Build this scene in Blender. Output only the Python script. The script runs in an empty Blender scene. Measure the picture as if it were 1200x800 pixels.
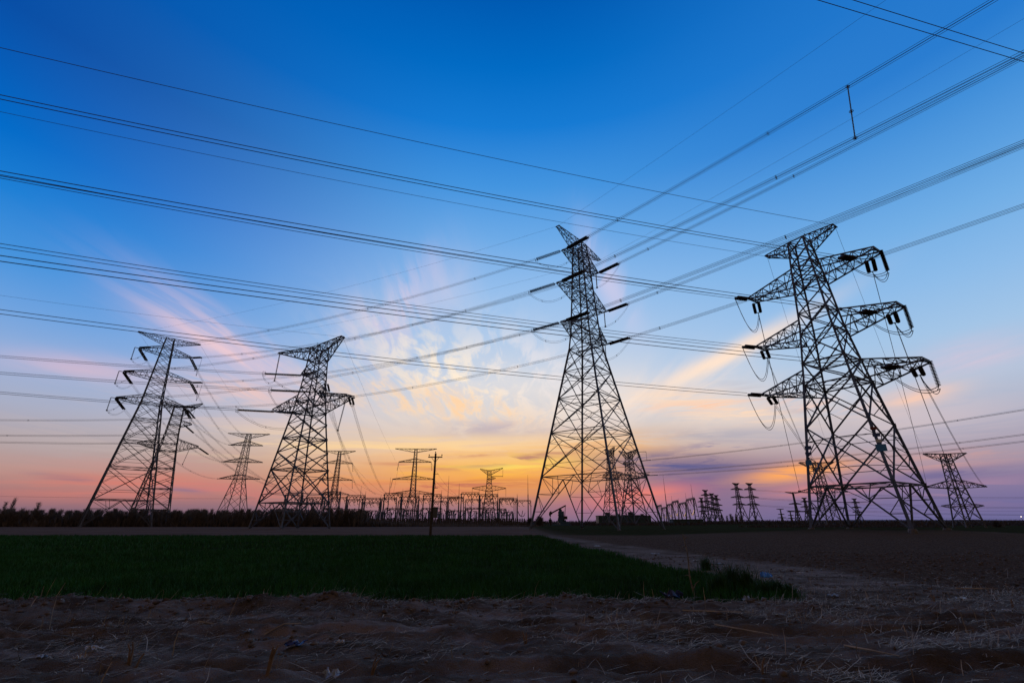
import bpy, math, random
import numpy as np
from mathutils import Vector, Matrix

random.seed(7)
RNG = np.random.default_rng(7)
SC = bpy.context.scene
COL = SC.collection

# ------------------------------------------------------------------ camera
CAM_H = 1.5
FPX = 533.33                                   # focal length in pixels of a 1200 px wide frame
TILT = math.atan(211.5 / FPX)
cam_d = bpy.data.cameras.new("camera")
cam_d.sensor_width = 36.0
cam_d.lens = FPX / 1200 * 36
cam_d.clip_start = 0.1
cam_d.clip_end = 20000
cam = bpy.data.objects.new("camera", cam_d)
COL.objects.link(cam)
cam.location = (0, 0, CAM_H)
cam.rotation_euler = (math.pi / 2 + TILT, 0, 0)
SC.camera = cam

def ray(px, py):
    x = px - 600; y = 400 - py
    return Vector((x, FPX * math.cos(TILT) - y * math.sin(TILT), FPX * math.sin(TILT) + y * math.cos(TILT)))

def az_el(px, py):
    r = ray(px, py)
    return math.degrees(math.atan2(r.x, r.y)), math.degrees(math.atan2(r.z, math.hypot(r.x, r.y)))

def on_ground(px, py, z=0.0):
    r = ray(px, py); k = (z - CAM_H) / r.z
    return Vector((r.x * k, r.y * k, z))

def at_depth(px, py, Y):
    r = ray(px, py); k = Y / r.y
    return Vector((r.x * k, Y, CAM_H + r.z * k))

def lin(c):
    return tuple((v / 255 / 12.92) if v / 255 <= 0.04045 else ((v / 255 + 0.055) / 1.055) ** 2.4 for v in c)

# ------------------------------------------------------------------ sky (world)
world = bpy.data.worlds.new("World")
SC.world = world
world.use_nodes = True
wt = world.node_tree
for n in list(wt.nodes): wt.nodes.remove(n)

class S:
    """tiny expression helper: a socket with arithmetic"""
    tree = wt
    def __init__(self, s): self.s = s
    @staticmethod
    def m(op, *a, clamp=False):
        n = S.tree.nodes.new("ShaderNodeMath"); n.operation = op; n.use_clamp = clamp
        for i, v in enumerate(a):
            if isinstance(v, S): S.tree.links.new(v.s, n.inputs[i])
            else: n.inputs[i].default_value = v
        return S(n.outputs[0])
    def __add__(a, b): return S.m('ADD', a, b)
    __radd__ = __add__
    def __sub__(a, b): return S.m('SUBTRACT', a, b)
    def __rsub__(a, b): return S.m('SUBTRACT', b, a)
    def __mul__(a, b): return S.m('MULTIPLY', a, b)
    __rmul__ = __mul__
    def __truediv__(a, b): return S.m('DIVIDE', a, b)

def smooth(x, a, b):
    n = S.tree.nodes.new("ShaderNodeMapRange"); n.interpolation_type = 'SMOOTHSTEP'
    S.tree.links.new(x.s, n.inputs[0]); n.inputs[1].default_value = a; n.inputs[2].default_value = b
    return S(n.outputs[0])

def mixc(f, a, b, mode='MIX'):
    n = S.tree.nodes.new("ShaderNodeMix"); n.data_type = 'RGBA'; n.blend_type = mode; n.clamp_factor = True
    if isinstance(f, S): S.tree.links.new(f.s, n.inputs[0])
    else: n.inputs[0].default_value = f
    for v, i in ((a, 6), (b, 7)):
        if isinstance(v, S): S.tree.links.new(v.s, n.inputs[i])
        else: n.inputs[i].default_value = (*v[:3], 1)
    return S(n.outputs[2])

def comb(x, y, z):
    n = S.tree.nodes.new("ShaderNodeCombineXYZ")
    for i, v in enumerate((x, y, z)):
        if isinstance(v, S): S.tree.links.new(v.s, n.inputs[i])
        else: n.inputs[i].default_value = v
    return S(n.outputs[0])

def noise(vec, scale=1.0, detail=4.0, rough=0.55, dist=0.0):
    n = S.tree.nodes.new("ShaderNodeTexNoise"); n.noise_dimensions = '3D'
    S.tree.links.new(vec.s, n.inputs['Vector'])
    n.inputs['Scale'].default_value = scale; n.inputs['Detail'].default_value = detail
    n.inputs['Roughness'].default_value = rough; n.inputs['Distortion'].default_value = dist
    return S(n.outputs[0])

def ramp(x, stops):
    n = S.tree.nodes.new("ShaderNodeValToRGB"); S.tree.links.new(x.s, n.inputs[0])
    cr = n.color_ramp; cr.interpolation = 'LINEAR'
    stops = sorted(stops)
    cr.elements[0].position, cr.elements[0].color = stops[0][0], (*stops[0][1], 1)
    cr.elements[1].position, cr.elements[1].color = stops[-1][0], (*stops[-1][1], 1)
    for p, c in stops[1:-1]:
        e = cr.elements.new(p); e.color = (*c, 1)
    return S(n.outputs[0])

geo = wt.nodes.new("ShaderNodeTexCoord")
sep = wt.nodes.new("ShaderNodeSeparateXYZ"); wt.links.new(geo.outputs['Generated'], sep.inputs[0])
dx, dy, dz = (S(o) for o in sep.outputs)
EL = S.m('ARCSINE', S.m('MINIMUM', S.m('MAXIMUM', dz, -1.0), 1.0)) * (180 / math.pi)
AZ = S.m('ARCTAN2', dx, dy) * (180 / math.pi)

def column(px, samples):
    st = [(max(0.0, az_el(px, y)[1] / 90), lin(c)) for y, c in samples]
    st.append((1.0, lin((0, 72, 158))))
    return ramp(EL / 90.0, st)
c_mid = column(600, [(0, (0, 90, 178)), (80, (2, 107, 196)), (150, (22, 123, 212)), (220, (68, 149, 224)), (280, (108, 170, 231)),
                     (340, (148, 190, 236)), (400, (177, 203, 234)), (450, (200, 211, 228)), (490, (216, 208, 206)),
                     (522, (234, 200, 168)), (550, (236, 170, 112)), (575, (206, 138, 108)), (595, (154, 114, 128)), (611.4, (126, 106, 136))])
c_left = column(10, [(0, (0, 74, 163)), (80, (0, 91, 183)), (150, (0, 107, 200)), (220, (28, 127, 213)), (300, (72, 148, 221)),
                     (360, (112, 163, 223)), (420, (150, 176, 217)), (470, (168, 174, 197)), (515, (177, 163, 166)),
                     (550, (184, 146, 138)), (575, (164, 120, 121)), (598, (124, 102, 120)), (611.4, (113, 96, 117))])
c_right = column(1190, [(0, (38, 122, 207)), (80, (64, 142, 217)), (150, (88, 158, 224)), (220, (113, 174, 230)), (300, (140, 187, 233)),
                        (370, (163, 197, 231)), (430, (180, 195, 218)), (480, (176, 177, 196)), (530, (164, 150, 168)),
                        (560, (140, 124, 158)), (590, (115, 108, 154)), (611.4, (106, 103, 150))])
base = mixc(smooth(dx, -0.06, -0.74), c_mid, c_left)
base = mixc(smooth(dx, 0.03, 0.74), base, c_right)

# cloud layer coordinates: where the view ray meets a flat layer of unit height
zc = S.m('MAXIMUM', dz, 0.0) + 0.035
qx, qy = dx / zc, dy / zc
warp = noise(comb(qx * 1.2, qy * 0.5, 21.0), 1.0, 3.0, 0.5) - 0.5
wx, wy = qx + warp * 0.35, qy + warp * 0.9
fine = noise(comb(wx * 8.0, wy * 1.0, 3.1), 1.0, 6.0, 0.6, 0.6)          # streaks running away from the viewer
soft = noise(comb(wx * 1.6, wy * 0.45, 7.7), 1.0, 6.0, 0.6, 0.5)
bands = noise(comb(AZ * 0.045 - EL * 0.03, EL * 0.42, 1.3), 1.0, 7.0, 0.65, 0.9)          # low horizontal banks
bands2 = noise(comb(AZ * 0.08 + EL * 0.05, EL * 0.85, 9.3), 1.0, 7.0, 0.65, 1.2)
puff = noise(comb(wx * 8.5, wy * 2.4, 13.3), 1.0, 6.0, 0.6, 0.5)
n_fine = smooth(fine, 0.40, 0.60)
n_soft = smooth(soft, 0.38, 0.60)
n_band = smooth(bands, 0.43, 0.56)
n_band2 = smooth(bands2, 0.44, 0.56)
n_puff = smooth(puff, 0.42, 0.60)

sky = base
def patch(px0, py0, px1, py1, width, col, amount, tex=None):
    """a cloud lying along the line between two pixels of the photograph, as an ellipse in azimuth and elevation"""
    global sky
    a0, e0 = az_el(px0, py0); a1, e1 = az_el(px1, py1)
    ca, ce = (a0 + a1) / 2, (e0 + e1) / 2
    L = max(0.5, math.hypot(a1 - a0, e1 - e0) / 2); t = math.atan2(e1 - e0, a1 - a0)
    w = width * 0.09
    ux, uy = math.cos(t) / L, math.sin(t) / L
    vx, vy = -math.sin(t) / w, math.cos(t) / w
    u = AZ * ux + EL * uy - (ca * ux + ce * uy)
    v = AZ * vx + EL * vy - (ca * vx + ce * vy)
    g = S.m('EXPONENT', (u * u + v * v) * -1.0) * amount
    if tex is not None: g = g * tex
    sky = mixc(g, sky, lin(col))

# broad pale veils
patch(420, 480, 740, 450, 55, (250, 234, 218), 0.55, n_soft * 0.5 + 0.4)
patch(700, 480, 1000, 470, 38, (248, 228, 212), 0.5, n_soft * 0.5 + 0.35)
patch(160, 470, 420, 500, 30, (240, 208, 196), 0.4, n_band * 0.6 + 0.3)
patch(1000, 500, 1200, 480, 22, (232, 204, 200), 0.4, n_band * 0.7 + 0.2)
# high thin clouds touched with pink
patch(395, 410, 520, 330, 44, (250, 218, 220), 0.85, n_fine * 0.35 + n_soft * 0.6)
patch(440, 380, 505, 300, 24, (236, 208, 228), 0.6, n_fine * 0.3 + n_soft * 0.5)
patch(165, 338, 345, 448, 26, (242, 204, 210), 0.95, n_soft * 0.5 + n_fine * 0.35 + 0.2)
patch(0, 420, 190, 438, 13, (222, 188, 204), 0.75, n_soft * 0.6 + 0.3)
patch(190, 442, 380, 470, 15, (244, 200, 190), 0.85, n_band * 0.5 + n_fine * 0.4)
patch(685, 275, 740, 380, 22, (232, 212, 232), 0.6, n_fine * 0.6 + 0.3)
patch(440, 405, 620, 470, 50, (255, 238, 216), 1.0, n_puff)
patch(400, 450, 640, 490, 24, (255, 214, 172), 1.0, n_puff * 0.7 + n_fine * 0.5)
patch(560, 395, 690, 470, 44, (240, 232, 234), 0.6, n_puff)
patch(755, 462, 945, 368, 11, (255, 228, 206), 1.0, n_fine * 0.15 + 0.9)
patch(690, 480, 850, 432, 26, (255, 232, 214), 0.8, n_soft * 0.5 + n_fine * 0.4)
patch(740, 462, 960, 490, 18, (255, 220, 190), 1.0, n_band2 * 0.6 + n_band * 0.4)
patch(760, 478, 900, 470, 7, (252, 204, 176), 0.8, n_band2)
patch(860, 452, 1000, 500, 10, (170, 172, 190), 0.5, n_band2)
patch(900, 470, 1010, 478, 9, (246, 204, 186), 0.7, n_fine)
patch(1030, 476, 1125, 454, 10, (255, 206, 178), 1.0, n_soft * 0.4 + 0.6)
patch(1080, 428, 1210, 402, 15, (222, 198, 214), 0.75, n_soft * 0.6 + 0.4)
patch(740, 510, 960, 508, 10, (168, 168, 186), 0.8, n_band * 0.7 + 0.3)
# blue grey veil under the puffs
patch(450, 507, 680, 498, 12, (174, 168, 192), 0.85, n_band * 0.7 + 0.3)
patch(0, 500, 260, 500, 30, (182, 172, 184), 0.35, n_band)
# sunset glow
patch(260, 516, 700, 520, 20, (255, 216, 158), 0.9, n_band * 0.7 + 0.3)
patch(420, 560, 725, 546, 26, (255, 168, 62), 1.0, n_band2 * 0.45 + 0.6)
patch(500, 548, 700, 536, 13, (255, 218, 104), 1.0, n_band2 * 0.7 + 0.35)
patch(640, 532, 770, 520, 18, (255, 188, 112), 0.85, n_band2 * 0.7 + 0.25)
patch(380, 573, 560, 578, 12, (228, 132, 104), 0.75, n_band2 * 0.6 + 0.4)
patch(440, 572, 640, 564, 7, (192, 112, 96), 0.9, n_band2)
patch(420, 540, 560, 552, 4, (206, 136, 104), 0.8, n_band)
patch(540, 548, 680, 526, 5, (186, 126, 116), 0.9, n_band2)
patch(500, 536, 610, 530, 3, (214, 150, 112), 0.8, n_band)
# mauve cloud banks to the right of the sun, with lit gaps
patch(730, 566, 960, 560, 24, (108, 102, 146), 1.0, n_band * 0.3 + 0.75)
patch(700, 538, 900, 546, 15, (98, 96, 142), 1.0, n_band2 * 0.45 + 0.6)
patch(800, 524, 880, 522, 7, (138, 132, 166), 0.7, n_band2)
patch(640, 596, 760, 590, 14, (160, 112, 140), 0.5, None)
patch(872, 562, 1000, 542, 10, (255, 170, 98), 1.0, n_band2 * 0.5 + 0.6)
patch(690, 588, 815, 572, 12, (236, 132, 120), 0.95, n_band * 0.5 + 0.5)
patch(900, 578, 1020, 568, 7, (216, 138, 134), 0.85, n_band2 * 0.6 + 0.4)
patch(1020, 548, 1200, 530, 9, (212, 158, 150), 0.85, n_band2 * 0.7 + 0.3)
patch(1030, 562, 1200, 550, 6, (118, 108, 150), 0.95, n_band2 * .7 + .3)
patch(960, 592, 1200, 588, 7, (140, 116, 150), 0.6, n_band2)
patch(1080, 578, 1200, 562, 7, (170, 134, 160), 0.7, n_band2)
# salmon band low on the left
patch(0, 570, 270, 565, 15, (216, 126, 112), 0.85, n_band * 0.6 + 0.4)
patch(180, 572, 340, 580, 12, (210, 124, 120), 0.7, n_band2 * .8 + .2)
patch(0, 545, 300, 540, 12, (196, 150, 144), 0.5, n_band2)
patch(40, 556, 110, 562, 3, (140, 112, 130), 0.8, n_band2 * .6 + .4)
patch(190, 572, 245, 578, 3, (140, 116, 140), 0.8, n_band2 * .6 + .4)

# the eastern half of the dusk sky, behind the camera, is dark
nis = wt.nodes.new("ShaderNodeTexSky"); nis.sky_type = 'NISHITA'; nis.sun_disc = False
nis.sun_elevation = math.radians(1.5); nis.sun_rotation = math.radians(-5)
east = mixc(1.0, S(nis.outputs[0]), (0.05, 0.05, 0.055), 'MULTIPLY')
east = mixc(0.85, east, lin((108, 86, 73)))
back = smooth(dy, 0.33, -0.12)
back = S.m('MAXIMUM', back, smooth(EL, 60.0, 76.0) * 0.85)
sky = mixc(back, sky, east)
bg = wt.nodes.new("ShaderNodeBackground"); bg.inputs[1].default_value = 1.0
wt.links.new(sky.s, bg.inputs[0])
wo = wt.nodes.new("ShaderNodeOutputWorld"); wt.links.new(bg.outputs[0], wo.inputs[0])

# last warm light of the sun that has just gone down behind the clouds
sun_d = bpy.data.lights.new("sun", 'SUN'); sun_d.energy = 0.12; sun_d.angle = math.radians(3); sun_d.color = (1.0, 0.6, 0.35)
sun = bpy.data.objects.new("sun", sun_d); COL.objects.link(sun)
a = math.radians(-5); e = math.radians(1.5)
sun.rotation_euler = Vector((-math.sin(a) * math.cos(e), -math.cos(a) * math.cos(e), -math.sin(e))).to_track_quat('-Z', 'Y').to_euler()

vs = SC.view_settings
vs.view_transform = 'Standard'; vs.look = 'None'; vs.exposure = 0.0; vs.gamma = 1.0; vs.use_curve_mapping = False
SC.cycles.max_bounces = 5; SC.cycles.diffuse_bounces = 2; SC.cycles.glossy_bounces = 2

# ------------------------------------------------------------------ helpers
def tag(o, label=None, cat=None, group=None, kind=None):
    if label: o["label"] = label
    if cat: o["category"] = cat
    if group: o["group"] = group
    if kind: o["kind"] = kind
    return o

def empty(name, loc):
    o = bpy.data.objects.new(name, None); o.location = loc; o.empty_display_size = 0.3
    COL.objects.link(o); return o

def mesh_obj(name, verts, faces, mat, parent=None, smooth_shade=False):
    me = bpy.data.meshes.new(name)
    me.from_pydata(verts, [], faces); me.materials.append(mat)
    if smooth_shade: me.polygons.foreach_set("use_smooth", [True] * len(me.polygons))
    o = bpy.data.objects.new(name, me); COL.objects.link(o)
    if parent: o.parent = parent
    return o

def big_mesh(name, V, F, mat, smooth_shade=False):
    """V: (n,3) array, F: (m,k) array of equal polygons"""
    me = bpy.data.meshes.new(name)
    me.vertices.add(len(V)); me.vertices.foreach_set("co", np.ascontiguousarray(V, dtype=np.float32).ravel())
    k = F.shape[1]
    me.loops.add(F.size); me.loops.foreach_set("vertex_index", np.ascontiguousarray(F, dtype=np.int32).ravel())
    me.polygons.add(len(F)); me.polygons.foreach_set("loop_start", np.arange(0, F.size, k, dtype=np.int32))
    if smooth_shade: me.polygons.foreach_set("use_smooth", np.ones(len(F), dtype=bool))
    me.update(calc_edges=True); me.validate()
    me.materials.append(mat)
    o = bpy.data.objects.new(name, me); COL.objects.link(o)
    return o

class MB:
    def __init__(s): s.v = []; s.f = []
    def frame(s, d):
        d = d.normalized()
        r = Vector((0, 0, 1)) if abs(d.z) < 0.9 else Vector((1, 0, 0))
        a = d.cross(r).normalized(); return a, a.cross(d).normalized()
    def bar(s, p, q, w, angle=False):
        p, q = Vector(p), Vector(q)
        if (q - p).length < 1e-4: return
        a, b = s.frame(q - p); n = len(s.v); h = w / 2
        if angle:                                     # rolled steel angle section
            t = w * 0.22
            sec = [(-h, -h), (h, -h), (h, -h + t), (-h + t, -h + t), (-h + t, h), (-h, h)]
        else: sec = [(-h, -h), (h, -h), (h, h), (-h, h)]
        k = len(sec)
        for c in (p, q): s.v += [tuple(c + a * i + b * j) for i, j in sec]
        s.f += [(n + i, n + (i + 1) % k, n + k + (i + 1) % k, n + k + i) for i in range(k)]
        s.f += [tuple(range(n + k - 1, n - 1, -1)), tuple(range(n + k, n + 2 * k))]
    def box(s, c, half, ux=Vector((1, 0, 0)), uy=Vector((0, 1, 0)), uz=Vector((0, 0, 1))):
        c = Vector(c); n = len(s.v)
        for k in (-1, 1):
            for i, j in ((-1, -1), (1, -1), (1, 1), (-1, 1)):
                s.v.append(tuple(c + ux * (i * half[0]) + uy * (j * half[1]) + uz * (k * half[2])))
        s.f += [(n + 3, n + 2, n + 1, n), (n + 4, n + 5, n + 6, n + 7)] + [(n + i, n + (i + 1) % 4, n + 4 + (i + 1) % 4, n + 4 + i) for i in range(4)]
    def tube(s, pts, r, k=5, caps=True):
        pts = [Vector(p) for p in pts]; n = len(s.v); m = len(pts)
        rs = r if isinstance(r, (list, tuple)) else [r] * m
        for i, p in enumerate(pts):
            d = pts[min(i + 1, m - 1)] - pts[max(i - 1, 0)]
            a, b = s.frame(d)
            s.v += [tuple(p + (a * math.cos(t) + b * math.sin(t)) * rs[i]) for t in (2 * math.pi * j / k for j in range(k))]
        for i in range(m - 1):
            for j in range(k):
                s.f.append((n + i * k + j, n + i * k + (j + 1) % k, n + (i + 1) * k + (j + 1) % k, n + (i + 1) * k + j))
        if caps: s.f += [tuple(range(n + k - 1, n - 1, -1)), tuple(range(n + (m - 1) * k, n + m * k))]
    def lathe(s, p, q, prof, k=8):
        """prof: (fraction along p-q, radius)"""
        p, q = Vector(p), Vector(q); a, b = s.frame(q - p); n = len(s.v); m = len(prof)
        for t, r in prof:
            c = p.lerp(q, t)
            s.v += [tuple(c + (a * math.cos(x) + b * math.sin(x)) * r) for x in (2 * math.pi * j / k for j in range(k))]
        for i in range(m - 1):
            for j in range(k):
                s.f.append((n + i * k + j, n + i * k + (j + 1) % k, n + (i + 1) * k + (j + 1) % k, n + (i + 1) * k + j))
        s.f += [tuple(range(n + k - 1, n - 1, -1)), tuple(range(n + (m - 1) * k, n + m * k))]
    def ring(s, c, axis, R, r, k=12):
        a, b = s.frame(Vector(axis)); c = Vector(c)
        pts = [c + (a * math.cos(2 * math.pi * j / k) + b * math.sin(2 * math.pi * j / k)) * R for j in range(k + 1)]
        s.tube(pts, r, 4, caps=False)
    def build(s, name, mat, parent=None, origin=None, smooth_shade=False):
        v = s.v
        if origin is not None:
            o = Vector(origin); v = [(x - o.x, y - o.y, z - o.z) for x, y, z in v]
        return mesh_obj(name, v, s.f, mat, parent, smooth_shade)

def material(name, col, rough=0.7, metal=0.0, vary=0.0, scale=4.0, col2=None, bump=0.0, spec=0.5, emit=None):
    m = bpy.data.materials.new(name); m.use_nodes = True
    nt = m.node_tree; b = nt.nodes["Principled BSDF"]
    b.inputs["Roughness"].default_value = rough; b.inputs["Metallic"].default_value = metal
    b.inputs["Specular IOR Level"].default_value = spec
    b.inputs["Base Color"].default_value = (*col, 1)
    if vary or col2 or bump:
        tc = nt.nodes.new("ShaderNodeTexCoord")
        nz = nt.nodes.new("ShaderNodeTexNoise"); nz.inputs["Scale"].default_value = scale; nz.inputs["Detail"].default_value = 6
        nt.links.new(tc.outputs["Object"], nz.inputs["Vector"])
        r = nt.nodes.new("ShaderNodeValToRGB"); nt.links.new(nz.outputs[0], r.inputs[0])
        c2 = col2 or tuple(c * (1 - vary) for c in col)
        r.color_ramp.elements[0].position = 0.35; r.color_ramp.elements[0].color = (*c2, 1)
        r.color_ramp.elements[1].position = 0.65; r.color_ramp.elements[1].color = (*col, 1)
        nt.links.new(r.outputs[0], b.inputs["Base Color"])
        if bump:
            bp = nt.nodes.new("ShaderNodeBump"); bp.inputs["Strength"].default_value = bump; bp.inputs["Distance"].default_value = 0.05
            nt.links.new(nz.outputs[0], bp.inputs["Height"]); nt.links.new(bp.outputs[0], b.inputs["Normal"])
    if emit:
        b.inputs["Emission Color"].default_value = (*emit[0], 1); b.inputs["Emission Strength"].default_value = emit[1]
    return m

STEEL = material("weathered_galvanised_steel", (0.15, 0.165, 0.19), 0.62, 0.35, 0.45, 1.5)
STEEL_FAR = material("dull_galvanised_steel", (0.13, 0.14, 0.165), 0.7, 0.2, 0.3, 1.0)
INSUL = material("brown_glazed_porcelain", (0.035, 0.022, 0.018), 0.35, 0.0, 0.3, 3.0)
ALU = material("dull_aluminium_conductor", (0.12, 0.125, 0.135), 0.6, 0.4, 0.25, 2.0)
CONC = material("concrete", (0.17, 0.16, 0.15), 0.9, 0, 0.4, 6.0, bump=0.3)
WOOD = material("weathered_wood_pole", (0.10, 0.075, 0.055), 0.9, 0, 0.5, 5.0)
BLUE = material("blue_enamel_plate", (0.06, 0.30, 0.66), 0.5, 0, 0.15, 5.0)
NAVY = material("dark_blue_enamel_plate", (0.05, 0.10, 0.30), 0.5, 0, 0.15, 5.0)
RED = material("dull_red_enamel_plate", (0.22, 0.05, 0.04), 0.5, 0, 0.2, 5.0)
PALE = material("pale_enamel_plate", (0.70, 0.74, 0.68), 0.5, 0, 0.1, 5.0)

# ------------------------------------------------------------------ numpy noise
def vnoise(x, y, seed=0):
    xi = np.floor(x).astype(np.int64); yi = np.floor(y).astype(np.int64)
    fx = x - xi; fy = y - yi
    def hsh(a, b):
        h = (a * 374761393 + b * 668265263 + seed * 1442695041) & 0xffffffff
        h = ((h ^ (h >> 13)) * 1274126177) & 0xffffffff
        return ((h ^ (h >> 16)) & 0xffff) / 65535.0
    u = fx * fx * (3 - 2 * fx); v = fy * fy * (3 - 2 * fy)
    return (hsh(xi, yi) * (1 - u) + hsh(xi + 1, yi) * u) * (1 - v) + (hsh(xi, yi + 1) * (1 - u) + hsh(xi + 1, yi + 1) * u) * v
def fbm(x, y, o=4, seed=0):
    s = 0; a = 0.5
    for i in range(o):
        s = s + a * vnoise(x * 2 ** i, y * 2 ** i, seed + i); a *= 0.5
    return s
def sst(x, a, b):
    t = np.clip((x - a) / (b - a), 0, 1); return t * t * (3 - 2 * t)

# ------------------------------------------------------------------ ground
def wheat_edge_x(y):            # right hand edge of the wheat plot
    return np.interp(y, [10.5, 12.0, 16.0, 20.0, 33.0, 57.0], [6.0, 6.3, 5.6, 5.3, 4.4, 3.4]) + (fbm(y * 0.9, y * 0 + 3.3, 3, 5) - 0.45) * 1.0
def wheat_front_y(x):
    return 10.55 + (fbm(x * 0.6, x * 0 + 1.7, 3, 9) - 0.45) * 0.7 + 0.004 * x
def wheat_mask(x, y):
    return sst(wheat_edge_x(y) - x, -0.15, 0.15) * sst(y - wheat_front_y(x), -0.12, 0.12) * sst(57.5 - y, -0.4, 0.4)
def plough_edge_x(y):
    return np.interp(y, [9, 15, 20, 33, 57], [11.2, 10.9, 10.3, 8.0, 5.5]) + (fbm(y * 0.7, y * 0 + 8.1, 3, 25) - 0.45) * 1.4
def ground_z(x, y):
    x = np.asarray(x, float); y = np.asarray(y, float)
    near = sst(y, -40, -10) * (1 - sst(y, 30, 60)) * (1 - sst(np.abs(x), 30, 60))
    z = (fbm(x * 0.25, y * 0.55, 4, 1) - 0.47) * 0.16 * near
    fg = (1 - sst(y, 10.0, 11.2)) * near
    # wheel ruts and scraped ridges running across the view
    z += fg * ((fbm(x * 0.3 + 0.15 * y, y * 1.7, 4, 21) - 0.47) * 0.14 + (fbm(x * 2.2, y * 2.8, 5, 31) - 0.47) * 0.17)
    rid = 1 - np.abs(2 * fbm(x * 1.4, y * 2.6, 5, 151) - 0.94)                  # sharp crests
    z += fg * 0.05 * (rid - 0.8)
    for k, (yr, amp) in enumerate(((6.1, .05), (7.7, .06), (8.5, .05))):            # wheel ruts across the view
        yy = yr + 0.03 * x + 0.5 * (fbm(x * 0.3, x * 0 + k * 7.7, 3, 160 + k) - 0.47)
        z += fg * amp * (np.exp(-((y - yy - 0.26) / 0.1) ** 2) + np.exp(-((y - yy + 0.26) / 0.1) ** 2) - 1.3 * np.exp(-((y - yy) / 0.17) ** 2)) * (0.5 + fbm(x * 0.8, y * 0.8, 3, 170))
    z += near * (fbm(x * 5.0, y * 6.0, 3, 41) - 0.44) * 0.06
    z += fg * (fbm(x * 14.0, y * 16.0, 3, 43) - 0.44) * 0.03
    # berm of turned soil in front of the wheat
    wf = wheat_front_y(x)
    lump = 0.25 + 1.5 * fbm(x * 1.9, y * 2.6, 4, 51)
    side = 0.55 + 0.45 * sst(-x, -3.0, 4.0)
    z += 0.15 * side * lump * np.exp(-((y - (wf - 0.62)) / 0.42) ** 2) * (1 - sst(x, 5.5, 8.0)) * near
    # ploughed field on the right
    pl = sst(x - plough_edge_x(y), -0.5, 0.7) * sst(y, 8.5, 10.5) * (1 - sst(y, 48, 56)) * (1 - sst(x, 60, 80))
    rows = np.sin((y + 0.16 * x + 1.0 * fbm(x * 0.2, y * 0.2, 2, 61)) * 2 * math.pi / 1.1)
    z += pl * (0.045 * rows + (fbm(x * 2.6, y * 2.6, 4, 71) - 0.47) * 0.14)
    # low mound under the right hand tower
    z += 0.75 * np.exp(-(((x - 45) / 17) ** 2 + ((y - 63) / 8.5) ** 2) ** 1.3) * (0.85 + 0.3 * fbm(x * 0.4, y * 0.4, 3, 81))
    return z
def gz(x, y): return float(ground_z(np.array([x]), np.array([y]))[0])

def axis(parts):
    out = []
    for a, b, st in parts: out.append(np.arange(a, b, st))
    return np.concatenate(out)
def geom(a, b, n): return np.geomspace(a, b, n)
xs = np.concatenate([-geom(4000, 36, 34), axis([(-35.4, -15, 0.4), (-15, -13, 0.08), (-13, 13, 0.034), (13, 15, 0.08), (15, 36, 0.25)]), np.arange(36, 70, 0.8), geom(71, 4000, 34)])
ys = np.concatenate([-geom(1500, 14, 14), axis([(-12, 3, 0.6), (3, 4.5, 0.1), (4.5, 12.0, 0.028), (12.0, 13.5, 0.05), (13.5, 24, 0.1), (24, 58, 0.3), (58, 80, 0.8)]), geom(81, 6000, 50)])
GX, GY = np.meshgrid(xs, ys)
GZ = ground_z(GX, GY)
nx, ny = len(xs), len(ys)
idx = np.arange(nx * ny).reshape(ny, nx)
GF = np.stack([idx[:-1, :-1].ravel(), idx[:-1, 1:].ravel(), idx[1:, 1:].ravel(), idx[1:, :-1].ravel()], 1)

gm = bpy.data.materials.new("field_soil"); gm.use_nodes = True
S.tree = gm.node_tree
gb = gm.node_tree.nodes["Principled BSDF"]; gb.inputs["Roughness"].default_value = 0.95; gb.inputs["Specular IOR Level"].default_value = 0.0
def attr(n):
    a_ = S.tree.nodes.new("ShaderNodeAttribute"); a_.attribute_name = n; return S(a_.outputs["Fac"])
gp = S(S.tree.nodes.new("ShaderNodeNewGeometry").outputs["Position"])
gsep = S.tree.nodes.new('ShaderNodeSeparateXYZ'); S.tree.links.new(gp.s, gsep.inputs[0]); gx_, gy_ = S(gsep.outputs[0]), S(gsep.outputs[1])
n1 = noise(gp, 0.9, 8, 0.65); n2 = noise(gp, 9.0, 8, 0.7); n3 = noise(gp, 60.0, 4, 0.6); n4 = noise(gp, 0.12, 4, 0.6)
dirt = mixc(smooth(n1, 0.35, 0.65), (0.225, 0.186, 0.150), (0.11, 0.090, 0.070))
dirt = mixc(smooth(n2, 0.5, 0.72) * 0.6, dirt, (0.26, 0.195, 0.15))
track = noise(comb(S.m('MULTIPLY', gx_, 0.45), S.m('MULTIPLY', gy_, 1.7), 0.0), 1.0, 6, 0.6, 0.3)
dirt = mixc(smooth(track, 0.52, 0.64) * 0.8, dirt, (0.32, 0.26, 0.22))
dirt = mixc(smooth(track, 0.46, 0.36) * 0.6, dirt, (0.062, 0.046, 0.034))
plough = mixc(smooth(n2, 0.4, 0.65), (0.095, 0.070, 0.050), (0.175, 0.130, 0.096))
strip = mixc(smooth(n4, 0.35, 0.65), (0.145, 0.10, 0.075), (0.185, 0.13, 0.10))
green = mixc(smooth(n1, 0.35, 0.65), (0.025, 0.038, 0.012), (0.06, 0.052, 0.03))
wsoil = (0.018, 0.03, 0.012)
dirt = mixc(attr("path") * 0.5, dirt, mixc(smooth(n2, 0.4, 0.62), (0.20, 0.165, 0.135), (0.34, 0.285, 0.24)))
gc = mixc(attr("strip"), dirt, strip)
gc = mixc(attr("plough"), gc, plough)
gc = mixc(attr("green"), gc, green)
gc = mixc(attr("wheat"), gc, wsoil)
S.tree.links.new(gc.s, gb.inputs["Base Color"])
bp = S.tree.nodes.new("ShaderNodeBump"); bp.inputs["Strength"].default_value = 1.0; bp.inputs["Distance"].default_value = 0.09
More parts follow.
